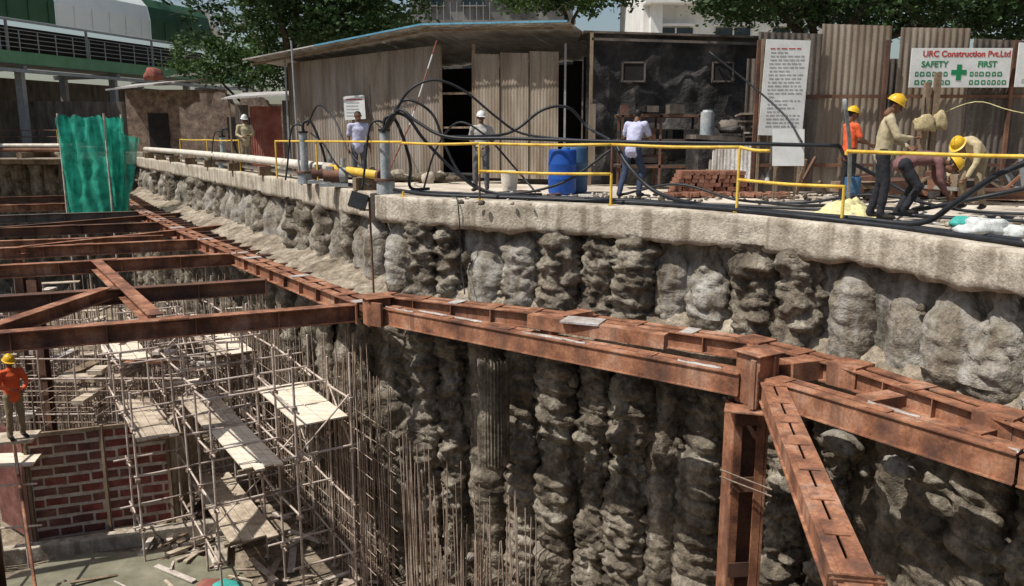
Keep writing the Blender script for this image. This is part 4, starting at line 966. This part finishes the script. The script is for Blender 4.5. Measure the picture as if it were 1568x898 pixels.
# ------------------------------------------------------------------ railing, pipes, hoses
b=MB()
posts=[(-2.2,16.6),(-.62,15.75),(1.75,14.5),(3.6,13.1),(4.75,11.75),(5.9,10.2)]
H1=1.08
b.cyl((-6.9,24.2,H1),(-2.2,16.6,H1+.02),.025,.025,'yellow',8)
def rail(a,c,z0,z1,r=.026):
    p=V((a[0],a[1],z0));q=V((c[0],c[1],z1)); m=(p+q)/2+V((0,0,-.02)); b.tube([p,m,q],r,'yellow',8,3)
rail(posts[0],posts[1],1.08,1.08); rail(posts[1],posts[2],1.08,1.07); rail(posts[2],posts[3],1.07,1.04); rail(posts[4],(7.0,8.6),1.0,.98); rail((3.6,13.1),(3.95,12.7),1.04,.99)
rail(posts[1],posts[2],.56,.56); rail(posts[3],posts[4],.53,.5)
for i,p in enumerate(posts[:5]):
    z1={0:.12,1:1.08,2:.57,3:1.04,4:.52}[i]; z0=.0 if i!=1 else .5
    b.cyl((p[0],p[1],z0),(p[0],p[1],z1),.024,.024,'yellow',8); b.box((p[0],p[1],.02),(.12,.12,.012),'yellow')
b.cyl((4.75,11.75,.95),(4.75,11.75,1.0),.03,.03,'yellow',8)
b.cyl((6.4,9.5,0),(6.4,9.5,.99),.02,.02,'rust_d',6)
b.cyl((-.62,15.75,0),(-.62,15.75,.55),.02,.02,'rust_d',6); b.cyl((1.75,14.5,.55),(1.75,14.5,1.07),.02,.02,'rust_d',6); b.cyl((3.6,13.1,0),(3.6,13.1,.5),.018,.018,'rust_d',6)
for (x,y) in [(-6.9,24.2),(-5.0,21.2),(-9.7,29.5),(-12.5,34),(-16,40)]:
    b.cyl((x,y,0),(x,y,1.08),.025,.025,'yellow',6)
rail((-9.7,29.5),(-12.5,34),1.08,1.08); rail((-12.5,34),(-16,40),1.08,1.08); rail((-12.5,34),(-16,40),.6,.6)
b.obj("safety_railing")
b=MB(); b.tube([(-21.5,48.6,.5),(-12,33,.5),(-4.6,21.0,.42)],.13,'pipe',12,3); b.tube([(-4.62,21.03,.42),(-2.9,18.2,.36)],.10,'yellow',12,1)
b.cyl((-2.9,18.2,.36),(-2.83,18.1,.36),.15,.15,'rust_d',12)
for t in range(9): p=V((-21,47.9,0)).lerp(V((-3.4,19.0,0)),t/8); b.box((p.x,p.y,.14),(.5,.25,.28),'wood',rz=.5)
b.tube([(-20.5,47.5,.18),(-10,30.2,.16),(-5.5,22.6,.16)],.06,'pipe',8,3)
b.obj("discharge_pipe")
def well(x,y,h,name="dewatering_well"):
    b=MB(); b.cyl((x,y,-.02),(x,y,.28),.2,.2,'greypipe',16); b.cyl((x,y,.28),(x,y,h),.105,.105,'greypipe',14); b.cyl((x,y,h),(x,y,h+.05),.13,.13,'black',14); b.cyl((x,y,.26),(x,y,.31),.24,.24,'rust_d',14)
    b.tube([(x,y,h),(x+.02,y,h+.25),(x+.2,y,h+.3),(x+.4,y-.05,h-.1),(x+.55,y,.6),(x+.5,y+.3,.1),(x+.9,y+.5,.06)],.035,'black',8,6)
    b.tube([(x+.05,y,h),(x-.05,y,h+.2),(x-.3,y,h+.1),(x-.45,y,.5),(x-.5,y-.1,.08)],.025,'black',8,6); return b.obj(name)
well(-2.75,17.9,1.32); well(-5.5,21.9,1.3); well(-11.3,32.4,1.2)
b=MB()
def hose(pts,r=.035): b.tube(pts,r,'black',8,7)
Y=17.5
hose([(-2.6,17.8,1.45),(-2.19,Y,2.1),(-1.64,Y,2.36),(-1.02,Y,2.16),(-.33,Y,1.61),(.22,Y,1.27),(1.2,17.2,1.15),(2.0,16.6,1.1)],.026)
hose([(-2.75,17.8,1.3),(-2.5,Y,1.66),(-2.19,Y,1.6),(-1.84,Y,1.13),(-1.16,Y,.44),(-.5,17.2,.06),(.6,16.6,.05)],.035)
hose([(-2.7,17.8,1.34),(-2.35,17.4,1.75),(-1.95,17.2,1.5),(-1.3,16.9,1.2),(0,16.4,1.17),(1.6,15.8,1.12),(2.6,15.4,1.1),(4.2,14.6,1.08),(5.6,14.2,1.05)],.035)
hose([(-2.7,17.9,1.3),(-2.3,17.7,1.95),(-1.7,17.6,1.7),(-1.4,17.5,1.0),(-1.0,17.3,.35),(-.2,16.9,.05),(1.0,16.4,.3),(2.0,16.2,1.0)],.028)
hose([(-2.0,18.6,.05),(-1.7,18.4,.9),(-1.2,18.1,1.5),(-.6,17.9,1.25),(.1,17.8,.5),(.5,17.4,.05)],.022)
hose([(-1.3,17.0,1.2),(-.1,Y,1.27),(.63,Y,1.75),(1.18,Y,1.8),(1.6,Y,1.4),(2.0,16.8,1.13)],.030)
hose([(1.96,16,1.14),(2.2,15.5,.65),(2.66,15,.2),(3.3,13.9,.05),(4.15,12.75,.05),(4.9,11.75,.05),(5.5,11.0,.06),(5.75,10.6,.37),(6.06,10.2,.76),(6.6,9.8,1.05),(7.6,9.5,1.2)],.04)
hose([(-2.5,17.4,.1),(-1.6,16.6,.05),(.0,15.8,.05),(1.6,14.9,.05),(2.9,13.9,.05),(4.2,12.3,.04),(5.1,11.2,.0),(5.85,9.7,-.02),(6.3,8.6,-.04),(6.6,7.6,-.04)],.04)
hose([(-2.2,17.7,.05),(-1.0,16.9,.05),(.6,15.9,.05),(2.2,15.0,.05),(3.6,13.6,.05),(4.5,12.3,.04),(5.3,11.3,.0),(6.1,9.9,-.02),(6.7,8.4,-.04)],.03)
hose([(.3,16.2,.05),(1.8,15.5,.05),(3.4,14.2,.05),(5.0,13.1,.05),(6.2,12.0,.05),(7.3,11.2,.05)],.025)
hose([(2.2,16.6,.05),(3.2,15.9,.3),(4.2,15.2,.05),(5.2,14.6,.05),(6.1,13.7,.25),(7.2,13.0,.05),(8.3,12.2,.05)],.025)
hose([(5.6,14.2,1.05),(5.9,14.5,.8),(6.5,14.6,.5),(7.0,14.0,.1),(6.4,13.0,.06),(6.9,12.2,.3),(7.6,11.9,.5)],.035)
hose([(4.0,17.2,2.9),(4.8,16.8,2.2),(5.3,16.2,1.6),(5.45,15.6,1.1)],.02)
hose([(-4.9,21.6,.06),(-4.3,20.6,.1),(-3.6,19.8,.06),(-3.2,18.9,.5),(-2.9,18.3,.1)],.03)
hose([(-5.3,21.9,1.3),(-4.8,21.2,1.0),(-4.2,20.0,.5),(-3.2,18.6,.1)],.022)
hose([(-3.9,23.0,2.6),(-3.6,21.5,1.7),(-2.9,19.5,1.3),(-2.75,18.2,1.4)],.016)
hose([(-5.4,22.0,1.5),(-5.0,21.6,2.0),(-4.5,21.0,1.7),(-4.0,20.2,.9),(-3.3,19.3,.3),(-2.9,18.4,.1)],.024)
hose([(-2.1,17.6,.06),(-1.5,17.0,.06),(-1.1,16.6,.05),(-.4,16.5,.05),(.2,16.0,.05),(1.1,15.9,.05),(1.6,15.2,.05),(2.4,15.3,.05)],.028)
hose([(4.4,14.8,.05),(4.9,14.0,.05),(5.7,13.9,.05),(6.2,13.2,.05),(5.9,12.5,.05),(6.4,11.7,.05),(7.2,11.9,.05),(8,11.2,.05)],.03)
hose([(-1.2,16.2,.05),(-1.05,15.66,.03),(-1.0,15.58,-.5),(-.98,15.56,-1.2),(-.9,15.3,-1.75)],.012)
b.obj("dewatering_hose")
b=MB(); b.tube([(5.75,14.0,0),(5.3,13.0,1.0),(5.0,12.6,1.75)],.03,'greypipe',8,4); b.obj("lifting_pole")
b=MB(); b.tube([(8.9,17.7,1.6),(9.4,17,1.9),(9.9,16.5,1.7),(10.8,15.5,1.4)],.009,'ycloth',6,5); b.obj("rope")
b=MB(); b.tube([(5.6,7.6,-2.3),(5.4,7.3,-2.8),(5.0,7.1,-3.3),(4.7,7.0,-3.9),(4.6,7,-5)],.022,'white',8,6); b.obj("white_hose")
b=MB(); b.cyl((-5.8,22.5,0),(-5.85,22.5,3.7),.03,.025,'steelg',8); b.obj("steel_pole")
b=MB(); 
for k in range(6):
    a=V((-2.6,21.2,1.5)).lerp(V((-1.9,21.5,3.6)),k/6);c=V((-2.6,21.2,1.5)).lerp(V((-1.9,21.5,3.6)),(k+1)/6); b.cyl(a,c,.018,.018,'redsheet' if k%2 else 'white',8)
b.cyl((-3.3,21,0),(-2.6,21.2,1.5),.018,.018,'redsheet',8)
b.obj("survey_staff")
fo=empty("floodlight"); b=MB(); b.cyl((-2.75,15.95,-1.9),(-2.78,15.95,.05),.022,.022,'rust_d',8); b.obj("pole",fo)
b=MB(); b.box((-2.98,15.9,-.02),(.34,.14,.30),'lamp',ry=.3,rx=-.3); b.box((-2.98,15.83,-.04),(.27,.02,.23),'lamp',ry=.3,rx=-.3); b.box((-2.98,15.99,.0),(.22,.08,.2),'lamp',ry=.3,rx=-.3); b.bar((-2.98,15.95,-.2),(-2.75,15.95,-.2),.03,.03,'rust_d'); b.obj("housing",fo,bevel=.008)
def drum(x,y,r,h,m,name):
    b=MB(); n=24; prof=[(r*.93,0),(r*.98,.03),(r,.06),(r,.3*h),(r*1.03,.33*h),(r*1.03,.35*h),(r,.38*h),(r,.63*h),(r*1.03,.66*h),(r*1.03,.68*h),(r,.71*h),(r*.99,.94*h),(r*.94,.985*h),(r*.9,h),(r*.85,h-.02),(0.001,h-.02)]
    vs=[(x+pr*math.cos(2*math.pi*i/n),y+pr*math.sin(2*math.pi*i/n),pz) for pr,pz in prof for i in range(n)]
    b.add(vs,[(j*n+i,j*n+(i+1)%n,(j+1)*n+(i+1)%n,(j+1)*n+i) for j in range(len(prof)-1) for i in range(n)],m,True)
    b.cyl((x+r*.4,y,h-.02),(x+r*.4,y,h+.03),.04,.04,m,10); return b.obj(name)
drum(1.08,17.7,.30,.94,'blue',"blue_drum"); drum(1.38,18.3,.30,.98,'bluegrey',"blue_drum"); drum(6.05,14.6,.14,.5,'bluegrey',"blue_canister")
b=MB(); b.cyl((-.06,19,0),(-.06,19,.42),.17,.21,'pipe',18); b.cyl((-.06,19,.42),(-.06,19,.44),.225,.225,'pipe',18); b.obj("bucket")
b=MB()
vs=[]
for i in range(31):
    for j in range(25):
        u=i/30-.5;w=j/24-.5; h=.24*max(0,1-(u*u+w*w)*4.2+.3*noise.noise(V((u*4,w*4,0))))+.09*noise.noise(V((u*6,w*6,2)))+.03*noise.noise(V((u*18,w*18,2)))
        vs.append((5.25+u*.85*(1+.3*noise.noise(V((w*4,0,0)))),12.75+w*.75*(1+.3*noise.noise(V((u*4,5,0)))),.0+max(-.01,h)))
b.add(vs,[(i*25+j,(i+1)*25+j,(i+1)*25+j+1,i*25+j+1) for i in range(30) for j in range(24)],'ycloth',True); b.obj("yellow_cloth")
b=MB(); rock(b,(6.0,10.35,.06),(.34,.22,.15),'bag',2,12); rock(b,(5.78,10.45,.12),(.16,.14,.08),'teal',4,8); rock(b,(6.3,10.2,.02),(.2,.17,.1),'bag',6,10); b.obj("cement_bag")
b=MB()
for i in range(46):
    rock(b,(6.6+R(-.6,1.4),10.2+R(-1.5,1.8),.01),(R(.03,.16),R(.03,.14),R(.02,.09)),'coping',i+90,5)
for i in range(190):
    rock(b,(R(-1,8),R(14.8,17.5),.0),(R(.02,.08),R(.02,.08),R(.02,.05)),random.choice(['coping','soil','soil']),i+200,4)
b.obj("rubble_heap")
b=MB()
for i in range(60):
    x=R(-1,9);y=R(13.8,18)
    if x<5 and y<16.4: continue
    b.bar((x,y,.02),(x+R(-.5,.5),y+R(-.4,.4),.03),R(.02,.10),.02,random.choice(['wood','plyd','rust_d','bag','sheetd']))
b.obj("site_litter")
b=MB()
for i in range(34):
    t=R(0,1); p=V((-4.2,20.5,0)).lerp(V((-20,47,0)),t)+V((R(.5,1.8),R(.3,1.1),0))
    if i%2: rock(b,(p.x,p.y,.12),(R(.12,.3),R(.12,.25),R(.1,.2)),random.choice(['bag','jute','soil','sheetd','teal','greywall']),i,6)
    else: b.box((p.x,p.y,.2),(R(.3,.9),R(.2,.5),R(.2,.4)),random.choice(['rust_d','sheetd','wood','pipe','greywall']),rz=R(0,3))
b.obj("site_clutter")
for (x,y) in ((-4.3,19.95),(-4.9,21.3)):
    b=MB(); b.cyl((x-.25,y,.28),(x+.15,y,.28),.15,.15,'rust_d',14); b.cyl((x+.15,y,.28),(x+.3,y,.28),.2,.2,'steelg',14); b.box((x,y,.06),(.7,.35,.08),'steelg'); b.cyl((x+.22,y,.4),(x+.22,y,.7),.06,.06,'steelg',10); b.box((x-.1,y,.45),(.16,.14,.1),'steelg'); b.obj("water_pump")
nt_=empty("green_net_tower"); b=MB()
cs=[(-19.65,36.1),(-17.6,36.0),(-17.7,37.8),(-19.9,38.0)]
for c_ in cs: b.cyl((*c_,-8.5),(*c_,2.2),.05,.05,'scaff',6)
b.obj("posts",nt_)
b=MB()
for q in range(4):
    a=V((*cs[q],0));c=V((*cs[(q+1)%4],0)); vs=[];n=26;m=22
    for i in range(n+1):
        for j in range(m+1):
            t=i/n; z=-2.5+4.5*j/m; p=a.lerp(c,t); w=.10*math.sin(t*19+z*.6)+.18*noise.noise(V((t*4,z*.8,q)))+.06*noise.noise(V((t*12,z*3,q))); nn=V(((c-a).y,-(c-a).x,0)).normalized()
            zz=z+(.30*abs(noise.noise(V((t*4,0,q)))) if j==m else 0)-(.6*noise.noise(V((t*3,1,q))) if j==0 else 0)
            vs.append((p.x+nn.x*w,p.y+nn.y*w,zz))
    b.add(vs,[(i*(m+1)+j,(i+1)*(m+1)+j,(i+1)*(m+1)+j+1,i*(m+1)+j+1) for i in range(n) for j in range(m)],'net',True)
b.obj("net",nt_)
b=MB()
vs=[];n=16;m=14
for i in range(n+1):
    for j in range(m+1):
        t=i/n;z=-1.7+3.3*j/m*(1-.15*t)-.5*t*(1-j/m); p=V((-17.6,36.0,0)).lerp(V((-16.4,36.6,0)),t*(.35+.65*(j/m))); w=.15*math.sin(t*15+z)+.1*noise.noise(V((t*4,z,0))); vs.append((p.x+w,p.y-w,z))
b.add(vs,[(i*(m+1)+j,(i+1)*(m+1)+j,(i+1)*(m+1)+j+1,i*(m+1)+j+1) for i in range(n) for j in range(m)],'net',True); b.obj("loose_net",nt_)
b=MB()
for k in range(7): b.cyl((-48,47.5+k*.28,.45+.05*(k%3)),(-24.5,48.2+k*.3,.45+.05*(k%3)),.12,.12,random.choice(['rust','pipe','rust_d']),8)
for k in range(4): b.cyl((-48,47.7+k*.4,.7),(-25.5,48.3+k*.4,.7),.12,.12,random.choice(['rust','pipe']),8)
for x in (-46,-40,-34,-28): b.box((x,48.7,.15),(.3,3.4,.35),'wood'); 
b.box((-37,49.2,-.02),(26,4.5,.06),'plyd')
b.obj("steel_pipe_stack")
b=MB()
for k in range(24): b.cyl((-50+k*1.1,51.2,.3),(-50+k*1.1,51.2,1.6),.03,.03,'yellow' if k%4==0 else 'rust_d',5)
for z in (.8,1.2,1.6): b.cyl((-50,51.2,z),(-24,51.3,z),.03,.03,'rust_d',5)
b.obj("pit_edge_fence")

# ------------------------------------------------------------------ light, world, camera
sdir=V((-.80,-.36,1.38)).normalized(); el=math.asin(sdir.z)
sun=bpy.data.lights.new("sun",'SUN'); sun.energy=5.0; sun.angle=math.radians(.5); sun.color=(1,.965,.91)
so=bpy.data.objects.new("sun",sun); scene.collection.objects.link(so); so.rotation_euler=sdir.to_track_quat('Z','Y').to_euler(); so.location=(-20,-10,40)
w=bpy.data.worlds.new("World"); scene.world=w; w.use_nodes=True; nt=w.node_tree; bg=nt.nodes["Background"]
sk=nt.nodes.new("ShaderNodeTexSky"); sk.sky_type='NISHITA'; sk.sun_disc=False; sk.sun_elevation=el; sk.sun_rotation=math.atan2(sdir.x,sdir.y); sk.dust_density=2.5; sk.air_density=1.2
nt.links.new(sk.outputs[0],bg.inputs[0]); bg.inputs[1].default_value=.10
cam=bpy.data.cameras.new("camera"); co=bpy.data.objects.new("camera",cam); scene.collection.objects.link(co)
co.location=(0,0,1.2); th=math.atan(239/1250); co.rotation_euler=(math.pi/2-th,0,0); cam.sensor_width=36; cam.lens=36*1250/1568; cam.clip_end=2000; cam.clip_start=.05
scene.camera=co
scene.view_settings.view_transform='Standard'; scene.view_settings.look='None'; scene.view_settings.exposure=0
